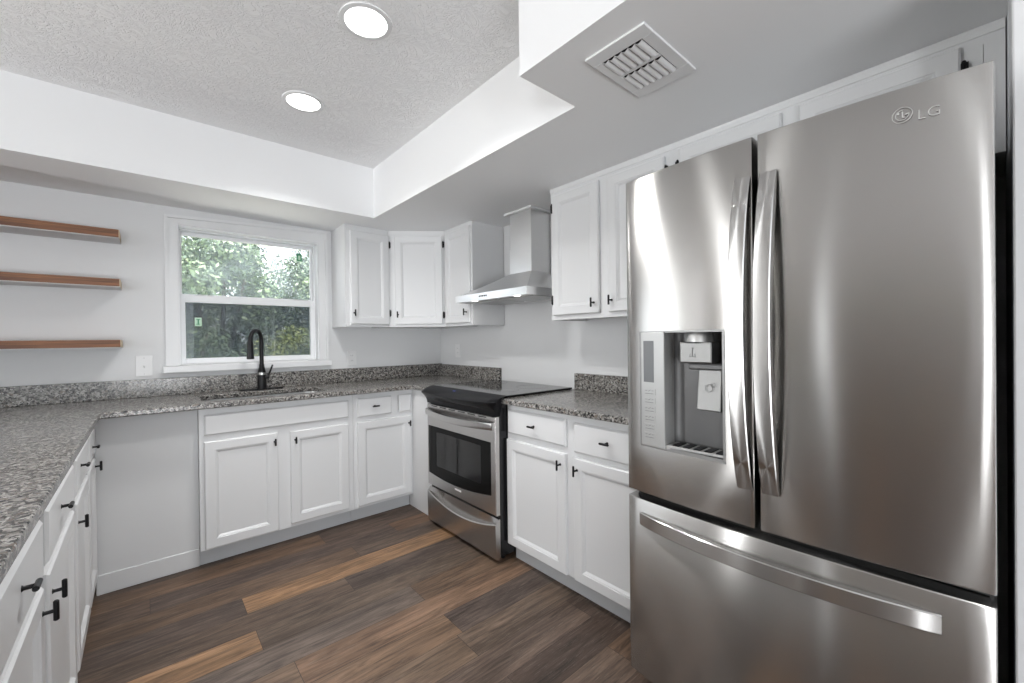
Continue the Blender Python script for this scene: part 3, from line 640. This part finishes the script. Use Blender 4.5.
# body: shell around a real oven cavity
bx0, bx1 = -.630, -.035
b_ = MB(); b_.box(bx0, bx1, SYB, SYB+.03, .035, .895).box(bx0, bx1, SYA-.03, SYA, .035, .895).box(bx0, bx1, SYB+.03, SYA-.03, .035, .30).box(bx0, bx1, SYB+.03, SYA-.03, .70, .895).box(-.12, bx1, SYB+.03, SYA-.03, .30, .70)
b_.build('body', M['blackenamel'], sv)
for y in (SYB+.05, SYA-.05):
    for x in (-.58, -.09): MB().rev((x, y, 0), [(.018, 0), (.018, .01), (.010, .012), (.010, .036)], seg=12).build('foot', M['blackplastic'], sv, smooth=40)
ck = MB(); ck.box(-.600, -.048, -1.670, -.876, .9155, .9285); ck.build('cooktop_glass', M['blackglass'], sv, bevel=.004)
# burner rings: faint printed circles
for (x, y, r) in ((-.44, YC+.19, .11), (-.44, YC-.19, .09), (-.2, YC+.19, .08), (-.2, YC-.19, .105)):
    MB().rev((x, y, .9286), [(r-.0015, 0), (r+.0015, 0), (r+.0015, .0002), (r-.0015, .0002), (r-.0015, 0)], seg=40, cap=False).build('burner_ring', mat('burner_print', (.07, .07, .07), .3) if 'burner_print' not in bpy.data.materials else bpy.data.materials['burner_print'], sv)
# bull-nosed control panel, bowed outwards along its length
prof = [(-.600, .9285), (-.655, .918), (-.692, .907), (-.703, .899), (-.700, .890), (-.682, .872), (-.668, .850), (-.662, .832), (-.660, .818), (-.625, .818), (-.600, .9150)]
R_ = []
N = 28
for k in range(N+1):
    t = k/N; y = -.875+(-1.671+.875)*t
    bow = 1-(2*t-1)**2; e = min(t, 1-t)
    tip = 1.0 if e > .04 else math.sqrt(max(0, 1-((.04-e)/.04)**2))
    ring = []
    for (x, z) in prof:
        dx = min(0, x+.640); xx = x if dx == 0 else -.640+dx*(.62+.38*tip)-.012*bow*(1 if x < -.66 and z > .85 else 0)
        dz = -.010*bow if (x < -.68 and z > .87) else 0
        yy = y
        if z < .86 or x > -.61 and z < .92: yy = max(SYB, min(SYA, y))
        elif z < .90 and x > -.70: yy = max(SYB-.012, min(SYA+.012, y))
        ring.append((xx, yy, z+dz))
    R_.append(ring)
MB().rings(R_).build('control_panel', M['blackplastic'], sv, smooth=35)
MB().add([(-.640, -1.20, .9222), (-.640, -1.23, .9222), (-.652, -1.23, .9200), (-.652, -1.20, .9200)], [(0, 1, 2, 3)]).build('clock_display', M['blue'], sv)
# oven door: steel skin with a window whose lower edge sags
DZ0, DZ1 = .266, .812; XF = -.660
def door_mesh():
    u0, u1 = -SYA+.002, -SYB-.002
    wu0, wu1 = u0+.014, u1-.040
    n = 24; mb = MB()
    def low(t): return .350-.028*(1-(2*t-1)**2)+.020*t
    def up(t): return .668-.0*t
    inner = []
    for k in range(n+1):
        t = k/n; inner.append((wu0+(wu1-wu0)*t, low(t)))
    for k in range(n+1):
        t = 1-k/n; inner.append((wu0+(wu1-wu0)*t, up(t)))
    outer = [(u0+(u1-u0)*k/n, DZ0) for k in range(n+1)]+[(u0+(u1-u0)*(1-k/n), DZ1) for k in range(n+1)]
    wf = -XF; wbk = wf-.032
    mb.rings([[FR.p(a, b, wbk) for a, b in outer], [FR.p(a, b, wf-.004) for a, b in outer], [FR.p(a+(.004 if a < 1.27 else -.004)*(1 if a in (u0, u1) else 0), b+(.004 if b < .5 else -.004), wf) for a, b in outer],
              [FR.p(a, b, wf) for a, b in inner], [FR.p(a, b, wf-.006) for a, b in inner], [FR.p(a, b, wbk) for a, b in inner]], cap=False)
    mb.rings([[FR.p(a, b, wbk) for a, b in inner], [FR.p(a, b, wbk) for a, b in outer]], cap=False)
    return mb, inner
mb, inner = door_mesh()
dr = mb.build('oven_door', M['steel_stove'], sv, smooth=30)
# black glass border with a clear centre
cu0, cu1, cz0, cz1 = 1.004, 1.498, .405, .632
n = len(inner); cen = []
for (a, b) in inner: cen.append((min(max(a, cu0), cu1), cz0 if b < .5 else cz1))
g_ = MB(); g_.rings([[FR.p(a, b, .6545) for a, b in inner], [FR.p(a, b, .6545) for a, b in cen]], cap=False).rings([[FR.p(a, b, .650) for a, b in inner], [FR.p(a, b, .650) for a, b in cen]], cap=False)
g_.build('window_border', M['ovenborder'], dr)
MB().fbox(FR, cu0, cu1, cz0, cz1, .650, .6535).build('oven_glass', M['ovenglass'], dr)
cav = mat('oven_enamel', (.5, .5, .49), .5)
cv = MB(); x0, x1, y0, y1, z0, z1 = -.630, -.125, SYB+.035, SYA-.035, .305, .695
cv.add([(x0, y0, z0), (x1, y0, z0), (x1, y1, z0), (x0, y1, z0), (x0, y0, z1), (x1, y0, z1), (x1, y1, z1), (x0, y1, z1)], [(0, 1, 2, 3), (4, 7, 6, 5), (0, 4, 5, 1), (1, 5, 6, 2), (2, 6, 7, 3)])
cv.build('oven_cavity', cav, sv)
for rz in (.43, .545):
    rk = MB()
    for k in range(13): y = y0+.01+(y1-y0-.02)*k/12; rk.tube([(x0+.02, y, rz), (x1-.02, y, rz)], .0022, 6)
    for xx in (x0+.02, (x0+x1)/2, x1-.02): rk.tube([(xx, y0+.002, rz), (xx, y1-.002, rz)], .003, 6)
    rk.build('oven_rack', M['chrome'], sv)
# vent slots at the top of the door
for k in range(6):
    u = -SYA+.06+k*.105; MB().fbox(FR, u, u+.075, .799, .805, .6585, .6605).build('vent_slot', M['dark'], dr)
def bowbar(F, pts, hw, th, cap=.8):
    """flat bar swept along pts (in F coords u, v, w) ; hw = half height across v"""
    R = []
    for i, (u, v, w) in enumerate(pts):
        e = cap if i in (0, len(pts)-1) else 1
        R.append([F.p(u, v-hw*e, w), F.p(u, v-hw*e*.8, w+th*.75*e), F.p(u, v-hw*.35*e, w+th*e), F.p(u, v+hw*.35*e, w+th*e), F.p(u, v+hw*.8*e, w+th*.75*e), F.p(u, v+hw*e, w), F.p(u, v+hw*.6*e, w-th*.3), F.p(u, v-hw*.6*e, w-th*.3)])
    return MB().rings(R)
pts = [(-SYA+.006, .762, .660)]
for k in range(25):
    t = k/24; pts.append((-SYA+.010+(SYA-SYB-.020)*t, .762-.006*(1-(2*t-1)**2), .668+.042*(1-(2*t-1)**2)))
pts.append((-SYB-.006, .762, .660))
bowbar(FR, pts, .023, .012).build('handle', M['steel_stove'], dr, smooth=40)
MB().fbox(FR, 1.232, 1.30, .308, .319, .6595, .6612).build('maker_badge', M['plate'], dr, bevel=.001)
# storage drawer with a scooped grip
dw = MB(); u0, u1 = -SYA+.002, -SYB-.002; n = 28; tops, lo = [], []
def ridge(t): return .222-.060*(1-(2*t-1)**2)
rg = []
for k in range(n+1):
    t = k/n; u = u0+(u1-u0)*t; r = ridge(t)
    sc_ = (1-(2*t-1)**2)
    rg.append([FR.p(u, .022, .630), FR.p(u, .022, .655), FR.p(u, .030, .662), FR.p(u, r-.018, .666), FR.p(u, r-.004, .666), FR.p(u, r+.002, .661), FR.p(u, r+.004, .660-.024*sc_**.5), FR.p(u, .238, .652-.016*sc_**.5), FR.p(u, .244, .642), FR.p(u, .244, .630)])
dw.rings(rg); dw.build('storage_drawer', M['steel_stove'], sv, smooth=28)

# ------------------------------------------------------------------ fridge
FY0, FY1 = -2.586, -3.442                     # left, right
FC = (FY0+FY1)/2; FH = (FY0-FY1)/2
def fx_(y): return -.815-.028*(1-((y-FC)/FH)**2)
fg = thing('refrigerator', 'large stainless french-door refrigerator with ice dispenser and bottom freezer', 'refrigerator', (-.42, FC, 0))
MB().box(-.742, -.06, FY1+.004, FY0-.004, .045, 1.728).build('case', M['case'], fg, bevel=.006)
MB().box(-.735, -.10, FY1+.02, FY0-.02, .0, .045).build('base_grille', M['blackplastic'], fg)
def door_grid(ya, yb, z0, z1, hole=None, back=-.752, edge=.007, nz=2):
    """curved door skin between ya > yb; hole = (ya, yb, z0, z1)"""
    ys = [ya+(yb-ya)*k/18 for k in range(19)]
    if hole: ys = sorted(set([y for y in ys if not (abs(y-hole[0]) < .008 or abs(y-hole[1]) < .008)]+[hole[0], hole[1]]), reverse=True)
    zs = [z0, z1] if not hole else [z0, hole[2], hole[3], z1]
    mb = MB(); V = {}
    def vid(i, j, d):
        key = (i, j, d)
        if key not in V:
            y = ys[i]; z = zs[j]; x = fx_(y)
            if d == 0:      # front, rounded in at the rim
                yy = y-(edge if i == 0 else 0)+(edge if i == len(ys)-1 else 0); zz = z+(edge*.6 if j == 0 else 0)-(edge*.6 if j == len(zs)-1 else 0)
                mb.v.append(Vector((x, yy, zz)))
            elif d == 1:
                yy = y-(edge*.25 if i == 0 else 0)+(edge*.25 if i == len(ys)-1 else 0)
                mb.v.append(Vector((x+edge*.35 if i in (0, len(ys)-1) or j in (0, len(zs)-1) else x, yy, z)))
            elif d == 2: mb.v.append(Vector((x+edge*1.0 if i in (0, len(ys)-1) or j in (0, len(zs)-1) else x+edge, y, z)))
            else: mb.v.append(Vector((back, y, z)))
            V[key] = len(mb.v)-1
        return V[key]
    ni, nj = len(ys)-1, len(zs)-1
    def q(a, b, c_, d_): mb.f.append([a, b, c_, d_]); mb.mi.append(0)
    ih = None
    for i in range(ni):
        for j in range(nj):
            if hole and j == 1 and ys[i] <= hole[0]+1e-6 and ys[i+1] >= hole[1]-1e-6: continue
            q(vid(i, j, 0), vid(i+1, j, 0), vid(i+1, j+1, 0), vid(i, j+1, 0))
            q(vid(i, j, 3), vid(i, j+1, 3), vid(i+1, j+1, 3), vid(i+1, j, 3)) if not hole else None
    if hole: q(vid(0, 0, 3), vid(ni, 0, 3), vid(ni, nj, 3), vid(0, nj, 3))
    for d in (0, 1, 2):
        for i in range(ni):
            q(vid(i, 0, d), vid(i+1, 0, d), vid(i+1, 0, d+1), vid(i, 0, d+1)); q(vid(i, nj, d), vid(i+1, nj, d), vid(i+1, nj, d+1), vid(i, nj, d+1))
        for j in range(nj):
            q(vid(0, j, d), vid(0, j+1, d), vid(0, j+1, d+1), vid(0, j, d+1)); q(vid(ni, j, d), vid(ni, j+1, d), vid(ni, j+1, d+1), vid(ni, j, d+1))
    if hole:
        ia, ib = ys.index(hole[0]), ys.index(hole[1])
    return mb
HOLE = (-2.642, -2.930, .873, 1.262)
DT = 1.787; DB = .712
ld = door_grid(FY0, -3.007, DB, DT, HOLE).build('left_door', M['steel'], fg, smooth=40)
rd = door_grid(-3.019, FY1, DB, DT).build('right_door', M['steel'], fg, smooth=40)
fz = door_grid(FY0, FY1, .075, .686).build('freezer_drawer', M['steel'], fg, smooth=40)
for (a, b, z0, z1) in ((FY0-.012, -2.99, DB+.012, DT-.03), (-3.024, FY1+.012, DB+.012, DT-.03), (FY0-.012, FY1+.012, .09, .674)):
    MB().box(-.752, -.742, b, a, z0, z1).build('gasket', M['gasket'], fg)
MB().box(-.765, -.745, FY1+.01, FY0-.01, .688, .710).build('mullion', M['gasket'], fg)
for y in (FY0-.05, FY1+.05): MB().box(-.80, -.66, y-.035, y+.035, 1.729, 1.765).build('hinge_cover', M['case'], fg, bevel=.008)
# dispenser housing
ya, yb, z0, z1 = HOLE; yp = -2.738; XD = -.828
def inset(ya, yb, z0, z1, xf, xb, r=.0):
    mb = MB(); A_ = [(ya, z0), (yb, z0), (yb, z1), (ya, z1)]
    return mb
hs = MB()
# thin rim round the opening
for (a, b, c0, c1) in ((ya, ya-.006, z0, z1), (yb+.006, yb, z0, z1), (ya-.006, yb+.006, z1-.006, z1), (ya-.006, yb+.006, z0, z0+.012)):
    hs.add([(fx_(a)-.002, a, c0), (fx_(b)-.002, b, c0), (fx_(b)-.002, b, c1), (fx_(a)-.002, a, c1), (-.76, a, c0), (-.76, b, c0), (-.76, b, c1), (-.76, a, c1)], [(0, 1, 2, 3), (4, 7, 6, 5), (0, 4, 5, 1), (1, 5, 6, 2), (2, 6, 7, 3), (3, 7, 4, 0)])
hs.build('dispenser_rim', M['case2'], ld)
cvt = MB(); n = 8; secs = []
for zq in (z0+.012, z1-.006):
    row = [(fx_(yp)-.001, yp, zq)]
    for k in range(n+1):
        a = math.pi/2*k/n; row.append((-.785+.028*math.sin(a)*1.0, yp-.03+.03*math.cos(a), zq))
    row += [(-.757, yb+.036, zq)]
    for k in range(n+1):
        a = math.pi/2*k/n; row.append((-.757-.028*math.sin(a)*0-.028*(1-math.cos(a)), yb+.036-.030*math.sin(a), zq))
    row.append((fx_(yb)-.001, yb+.006, zq)); secs.append(row)
cvt.rings(secs, closed=False, cap=False)
for zq, s_ in ((z0+.012, secs[0]), (z1-.006, secs[1])): cvt.add(s_, [list(range(len(s_)))])
cvt.build('dispenser_cavity', M['cavity'], ld, smooth=50)
cp = MB(); cp.add([(fx_(ya-.006)-.003, ya-.006, z0+.004), (fx_(yp)-.006, yp-.002, z0+.004), (fx_(yp)-.006, yp-.002, z1-.003), (fx_(ya-.006)-.003, ya-.006, z1-.003), (-.77, ya-.006, z0+.004), (-.77, yp-.002, z0+.004), (-.77, yp-.002, z1-.003), (-.77, ya-.006, z1-.003)], [(0, 1, 2, 3), (4, 7, 6, 5), (0, 4, 5, 1), (1, 5, 6, 2), (2, 6, 7, 3), (3, 7, 4, 0)])
cpo = cp.build('control_strip', M['silver'], ld, bevel=.003)
def on_strip(y):
    a_, b_ = fx_(ya-.006)-.003, fx_(yp)-.006
    return a_+(b_-a_)*((ya-.006-y)/(ya-.006-yp+.002))
def plate_on(ya_, yb_, z0_, z1_, mt, name, lift=.0012):
    xa, xb = on_strip(ya_)-lift, on_strip(yb_)-lift
    return MB().add([(xa, ya_, z0_), (xb, yb_, z0_), (xb, yb_, z1_), (xa, ya_, z1_), (xa+.003, ya_, z0_), (xb+.003, yb_, z0_), (xb+.003, yb_, z1_), (xa+.003, ya_, z1_)], [(0, 1, 2, 3), (4, 7, 6, 5), (0, 4, 5, 1), (1, 5, 6, 2), (2, 6, 7, 3), (3, 7, 4, 0)]).build(name, mt, ld)
plate_on(-2.660, -2.700, 1.092, 1.230, M['lcd'], 'display')
for k in range(6):
    zc_ = 1.060-k*.0292
    plate_on(-2.660, -2.706, zc_-.010, zc_+.010, M['plate'] if False else M['silver'], 'button', .002)
    mk = MB(); x = on_strip(-2.683)-.0036
    # little outline pictogram of each key
    a0, a1 = -2.668, -2.700
    for (p, q_) in (((a0, zc_-.006), (a1, zc_-.006)), ((a0, zc_+.004), (a0-.008, zc_+.004)), ((a1, zc_+.004), (a1+.008, zc_+.004)), ((a0-.012, zc_+.002), (a1+.012, zc_+.006))):
        mk.tube([(x, p[0], p[1]), (x, q_[0], q_[1])], .0008, 5)
    mk.build('key_print', M['mark'], ld)
# water nozzle block with a rounded neck
mb = MB(); mb.rev((-.795, -2.836, 1.226), [(.040, 0), (.040, .016), (.036, .026), (.033, .032)], seg=24); mb.build('nozzle_neck', M['silver'], ld, smooth=50)
nb = MB(); nb.box(-.828, -.765, -2.888, -2.786, 1.160, 1.226); nzl = nb.build('water_nozzle', M['nozzle'], ld, bevel=.005)
pd = MB(); pd.add([(-.806, -2.836, 1.142), (-.806, -2.910, 1.142), (-.822, -2.910, 1.016), (-.822, -2.836, 1.016), (-.785, -2.836, 1.142), (-.785, -2.910, 1.142), (-.800, -2.910, 1.016), (-.800, -2.836, 1.016)], [(0, 1, 2, 3), (4, 7, 6, 5), (0, 4, 5, 1), (1, 5, 6, 2), (2, 6, 7, 3), (3, 7, 4, 0)])
pd.build('ice_paddle', M['nozzle'], ld, bevel=.004)
MB().box(-.80, -.757, -2.912, -2.80, 1.138, 1.160).build('ice_chute', M['cavity'], ld, bevel=.006)
ic = MB()
ic.rev((-.8187, -2.874, 1.086), [(.0105, 0), (.0120, 0), (.0120, .0012), (.0105, .0012), (.0105, 0)], (-1, 0, .13), 18, cap=False)
ic.rev((-.8175, -2.886, 1.096), [(.0060, 0), (.0072, 0), (.0072, .0012), (.0060, .0012), (.0060, 0)], (-1, 0, .13), 14, cap=False)
ic.build('ice_print', M['mark'], ld)
ic = MB(); x = -.8288
for p, q_ in (((-2.829, 1.182), (-2.829, 1.206)), ((-2.820, 1.180), (-2.838, 1.180)), ((-2.838, 1.180), (-2.836, 1.190)), ((-2.820, 1.180), (-2.822, 1.190)), ((-2.825, 1.207), (-2.833, 1.207))): ic.tube([(x, *p), (x, *q_)], .0009, 5)
ic.build('water_print', M['mark'], ld)
tr = MB(); tr.box(-.832, -.765, yb+.007, yp-.003, z0+.006, z0+.020)
tr.build('drip_tray', M['silver'], ld, bevel=.002)
for k in range(5):
    y = yp-.022-k*.034; MB().box(-.826, -.772, y-.020, y, z0+.0195, z0+.0225).build('tray_slot', M['blackplastic'], ld)
# handles
def fr_handle(yc, parent):
    R = []; n = 30; hw = .0205; zt, zb = 1.678, .818
    for k in range(n+1):
        t = k/n; z = zb+(zt-zb)*t; bow = (1-(2*t-1)**2); base = fx_(yc)
        x = base-.010-.062*bow**.85; th = .006+.016*min(1, bow*3); c_ = .0025
        R.append([(x+th, yc+hw, z), (x+c_, yc+hw, z), (x, yc+hw-c_, z), (x, yc-hw+c_, z), (x+c_, yc-hw, z), (x+th, yc-hw, z)])
    mb = MB().rings(R)
    for z in (zb+.018, zt-.018): mb.box(base-.006, base+.004, yc-.012, yc+.012, z-.016, z+.016)
    return mb.build('handle', M['steel_handle'], parent, smooth=20)
fr_handle(-2.985, ld); fr_handle(-3.048, rd)
R = []; n = 30
for k in range(n+1):
    t = k/n; y = -2.640+(-3.364+2.640)*t; bow = 1-(2*t-1)**2
    x = fx_(y)-.008-.030*bow**.8; th = .005+.014*min(1, bow*3)
    hz = .0215; zc_ = .622; c_ = .0025
    R.append([(x+th, y, zc_+hz), (x+c_, y, zc_+hz), (x, y, zc_+hz-c_), (x, y, zc_-hz+c_), (x+c_, y, zc_-hz), (x+th, y, zc_-hz)])
mb = MB().rings(R)
for y in (-2.66, -3.344): mb.box(fx_(y)-.004, fx_(y)+.004, y-.016, y+.016, .606, .638)
mb.build('handle', M['steel_handle'], fz, smooth=20)
# emblem and letters on the right door
def glyph(text, size, y, z, parent, name, extr=.0008, bold=0):
    cu = bpy.data.curves.new(name, 'FONT'); cu.body = text; cu.size = size; cu.extrude = extr; cu.offset = bold
    o = bpy.data.objects.new(name, cu); COL.objects.link(o); bpy.context.view_layer.update()
    me = bpy.data.meshes.new_from_object(o.evaluated_get(bpy.context.evaluated_depsgraph_get())); bpy.data.objects.remove(o)
    off = ROOT[parent.name]; mtx = Matrix(((0, 0, -1, 0), (-1, 0, 0, 0), (0, 1, 0, 0), (0, 0, 0, 1)))
    me.transform(mtx)
    for v in me.vertices: yy = v.co.y+y; v.co = Vector((fx_(yy)-.0012+v.co.x, yy, v.co.z+z))-off
    me.materials.clear(); me.materials.append(M['logo'])
    ob = bpy.data.objects.new(name, me); COL.objects.link(ob); ob.parent = parent; return ob
glyph('LG', .031, -3.331, 1.7065, rd, 'door_lettering', .0005, -.0006)
em = MB(); ec = (fx_(-3.308)-.0006, -3.308, 1.726); er = .0165; ln = []
def arc(cy, cz, r, a0, a1, th=.0014, n=20):
    em.tube([(fx_(cy+0)-.0010, cy-r*math.cos(math.radians(a0+(a1-a0)*k/n)), cz+r*math.sin(math.radians(a0+(a1-a0)*k/n))) for k in range(n+1)], th, 6)
arc(ec[1], ec[2], er, 0, 360, .0008, 32); arc(ec[1], ec[2], er*.66, 80, 360, .0009)
ex = fx_(ec[1])-.0010
em.tube([(ex, ec[1]-.0005, ec[2]+.0075), (ex, ec[1]-.0005, ec[2]-.0055)], .0014, 6).tube([(ex, ec[1]-.0005, ec[2]-.0055), (ex, ec[1]-.0045, ec[2]-.0055)], .0014, 6)
em.tube([(ex, ec[1]-.0045, ec[2]), (ex, ec[1]-.0108, ec[2])], .0014, 6).rev((ex, ec[1]+.0062, ec[2]+.0045), [(.0020, -.0012), (.0020, .0012)], (1, 0, 0), 10)
em.build('door_emblem', M['logo'], rd)

# ------------------------------------------------------------------ floating shelves
names = [('topmost of the three brown wood floating shelves on the back wall', 1.838, 1.886),
         ('middle brown wood floating shelf on the back wall', 1.562, 1.608),
         ('lowest brown wood floating shelf, just above the light switch', 1.219, 1.264)]
for lb, za, zb in names:
    sh = thing('floating_shelf', lb, 'shelf', (-2.56, -.1, za), 'wood floating shelves')
    MB().box(-2.925, -2.2085, -.200, -.001, za+.004, zb).build('board', M['wood'], sh, bevel=.002)
    MB().box(-2.2085, -2.205, -.199, -.001, za+.004, zb-.001).build('raw_end', M['endgrain'], sh)
    MB().box(-2.925, -2.206, -.196, -.001, za, za+.004).build('underside', M['underside'], sh)

# ------------------------------------------------------------------ switch and outlet plates
p = thing('light_switch', 'white single toggle light switch plate left of the window', 'switch', (-2.11, 0, 1.103))
MB().fbox(FB, -2.150, -2.070, 1.040, 1.166, .0005, .006).build('cover_plate', M['plate'], p, bevel=.003)
MB().fbox(FB, -2.115, -2.105, 1.092, 1.114, .006, .007).add([FB.p(-2.114, 1.094, .007), FB.p(-2.106, 1.094, .007), FB.p(-2.106, 1.106, .007), FB.p(-2.114, 1.106, .007), FB.p(-2.113, 1.106, .018), FB.p(-2.107, 1.106, .018), FB.p(-2.107, 1.111, .016), FB.p(-2.113, 1.111, .016)], [(0, 3, 2, 1), (4, 5, 6, 7), (0, 1, 5, 4), (1, 2, 6, 5), (2, 3, 7, 6), (3, 0, 4, 7)]).build('toggle', M['plate'], p)
for zq in (1.054, 1.152): MB().rev(FB.p(-2.11, zq, .006), [(.003, 0), (.003, .0008)], FB.w, 10).build('screw', M['silver'], p)
def outlet(F, u, v, lb, loc):
    p = thing('wall_outlet', lb, 'outlet', loc)
    MB().fbox(F, u-.038, u+.038, v-.06, v+.06, .0005, .006).build('cover_plate', M['plate'], p, bevel=.003)
    for dv in (-.02, .02):
        s_ = MB().fbox(F, u-.016, u+.016, v+dv-.014, v+dv+.014, .006, .0075).build('socket', M['plate'], p, bevel=.003)
        MB().fbox(F, u-.008, u-.006, v+dv-.004, v+dv+.006, .0072, .0077).fbox(F, u+.006, u+.008, v+dv-.004, v+dv+.006, .0072, .0077).build('slot', M['dark'], s_)
outlet(FB, -.838, 1.103, 'white wall outlet under the cabinet right of the window', (-.838, 0, 1.1))
outlet(FR, .30, 1.145, 'white wall outlet on the right wall in the corner under the cabinets', (0, -.3, 1.14))

# ------------------------------------------------------------------ ceiling fixtures
lights = [(-1.481, -1.145, 'round recessed ceiling light nearer the window'), (-1.450, -1.872, 'round recessed ceiling light nearer the camera, at the top of the photo')]
for x, y, lb in lights:
    l_ = thing('recessed_light', lb, 'ceiling light', (x, y, H_CEIL), 'recessed ceiling lights')
    MB().rev((x, y, H_CEIL-.0005), [(.096, 0), (.095, -.004), (.078, -.006), (.076, -.003), (.076, 0)], seg=36, cap=False).build('trim_ring', M['trimw'], l_, smooth=40)
    MB().rev((x, y, H_CEIL-.001), [(.077, 0), (.077, -.003), (.06, -.0038)], seg=36).build('lens', M['lamp'], l_, smooth=30)
    area('recessed_lamp_light', (x, y, H_CEIL-.008), (0, 0, 0), .15, .15, 8.0, (1, .995, .985), 'DISK', math.radians(128))
# supply grille on the soffit
vx0, vx1, vy0, vy1 = -1.056, -.748, -2.812, -2.606
vt = thing('ceiling_vent', 'square white louvred air vent set in the lowered ceiling', 'vent', ((vx0+vx1)/2, (vy0+vy1)/2, H_SOF))
zt = H_SOF
fm = MB(); b_ = .045
nx = [(vx0+.048, vx0+.142), (vx0+.158, vx1-.052)]
ny = 6; ysl = [vy0+.036+k*(vy1-vy0-.066)/ny for k in range(ny+1)]
fm.box(vx0, nx[0][0], vy0, vy1, zt-.008, zt-.0005).box(nx[1][1], vx1, vy0, vy1, zt-.008, zt-.0005).box(nx[0][0], nx[1][1], vy0, ysl[0], zt-.008, zt-.0005).box(nx[0][0], nx[1][1], ysl[-1], vy1, zt-.008, zt-.0005).box(nx[0][1], nx[1][0], ysl[0], ysl[-1], zt-.008, zt-.0005)
fm.build('frame', M['trimw'], vt, bevel=.002)
MB().box(nx[0][0], nx[1][1], ysl[0], ysl[-1], zt-.0018, zt-.0006).build('backing', M['dark'], vt)
for (xa, xb) in nx:
    for k in range(ny):
        y0, y1 = ysl[k], ysl[k+1]; pw = y1-y0; R = []
        for q in range(7):
            a = q/6; yy = y0+.003+a*(pw*.98); zz = zt-.002-.011*math.sin(math.pi*(.10+.78*a))
            R.append((yy, zz))
        sl = MB(); sl.rings([[(xa+.008, yy, zz) for yy, zz in R]+[(xa+.004, yy, zz+.0012) for yy, zz in R[::-1]], [(xb-.001, yy, zz) for yy, zz in R]+[(xb-.001, yy, zz+.0012) for yy, zz in R[::-1]]])
        sl.build('louvre', M['trimw'], vt, smooth=40)

# ------------------------------------------------------------------ outdoors behind the window
struct(MB().box(-14, 14, .16, 26, -.35, -.3).build('ground', M['ground']), 'pale unseen ground bouncing sunlight up through the window', 'ground')
def tree(x, y, h, r, zc, lm, label, name='tree', nleaf=19000, ls=.058, stems=3):
    t = thing(name, label, 'tree' if name == 'tree' else 'shrub', (x, y, -.3), 'garden greenery outside the window')
    tk = MB()
    for k in range(stems):
        a = rnd.uniform(0, 6.28); q = rnd.uniform(.1, .35)*r
        tk.tube([(x+.05*math.cos(a), y+.05*math.sin(a), -.3), (x+q*.4*math.cos(a), y+q*.4*math.sin(a), zc*.5), (x+q*math.cos(a), y+q*math.sin(a), zc+.2), (x+1.7*q*math.cos(a), y+1.7*q*math.sin(a), h*.86)], [.07, .055, .04, .015], 7)
    tk.build('trunk', M['bark'], t, smooth=60)
    cr = MB(); blobs = []
    for k in range(44):
        a = rnd.uniform(0, 6.28); e = rnd.uniform(-.9, .95); q = r*math.sqrt(max(0, 1-e*e))*rnd.uniform(.45, .95)
        blobs.append((x+q*math.cos(a), y+q*math.sin(a), zc+e*(h-zc)*.82, r*rnd.uniform(.26, .42)))
    for k in range(nleaf):
        bx, by, bz, br = rnd.choice(blobs); d_ = Vector((rnd.gauss(0, 1), rnd.gauss(0, 1), rnd.gauss(0, 1))).normalized()
        pt = Vector((bx, by, bz))+d_*br*rnd.uniform(.55, 1.05)
        nrm = (d_+Vector((rnd.gauss(0, .6), rnd.gauss(0, .6), rnd.gauss(0, .6)+.3))).normalized(); tt = nrm.orthogonal().normalized(); bb = nrm.cross(tt)
        an = rnd.uniform(0, 6.28); p1 = tt*math.cos(an)+bb*math.sin(an); p2 = nrm.cross(p1); s_ = ls*rnd.uniform(.6, 1.35)
        cr.add([pt-p1*s_, pt-p1*s_*.1+p2*s_*.42, pt+p1*s_, pt-p1*s_*.1-p2*s_*.42], [(0, 1, 2, 3)])
    cr.build('foliage', M[lm], t)
tree(-3.5, 6.6, 3.5, 1.15, 1.7, 'leaf_mid', 'leafy green tree outside at the window\'s left edge')
tree(-1.05, 6.3, 3.35, 1.15, 1.6, 'leaf_mid', 'bushy mid-green tree outside behind the left half of the window')
tree(1.75, 7.0, 3.55, 1.25, 1.7, 'leaf_mid', 'wide green tree outside behind the right half of the window')
tree(-2.6, 9.9, 4.2, 1.5, 2.1, 'leaf_dark', 'tall dark tree outside, standing behind the left trees in the window')
tree(1.75, 10.3, 4.3, 1.55, 2.1, 'leaf_dark', 'tall dark tree outside, standing behind the middle of the window')
tree(6.2, 9.6, 4.1, 1.5, 2.0, 'leaf_dark', 'tall dark tree outside at the window\'s right edge')
tree(-7.0, 9.3, 3.9, 1.5, 2.0, 'leaf_dark', 'tall dark tree outside far left beyond the window')
tree(-.6, 14.2, 5.6, 1.6, 2.6, 'leaf_mid', 'tall pale green tree outside, farthest back between the dark trees')
tree(3.85, 14.2, 5.5, 1.6, 2.6, 'leaf_mid', 'tall pale green tree outside, farthest back on the right')
tree(-1.75, 3.6, 1.62, .62, .6, 'leaf_mid', 'low grey-green shrub outside in the window\'s lower left', 'shrub', 6000, .035, 2)
tree(-.25, 4.2, 1.58, .66, .6, 'leaf_lime', 'yellow-green shrub outside in the window\'s lower right behind the faucet', 'shrub', 6000, .035, 2)
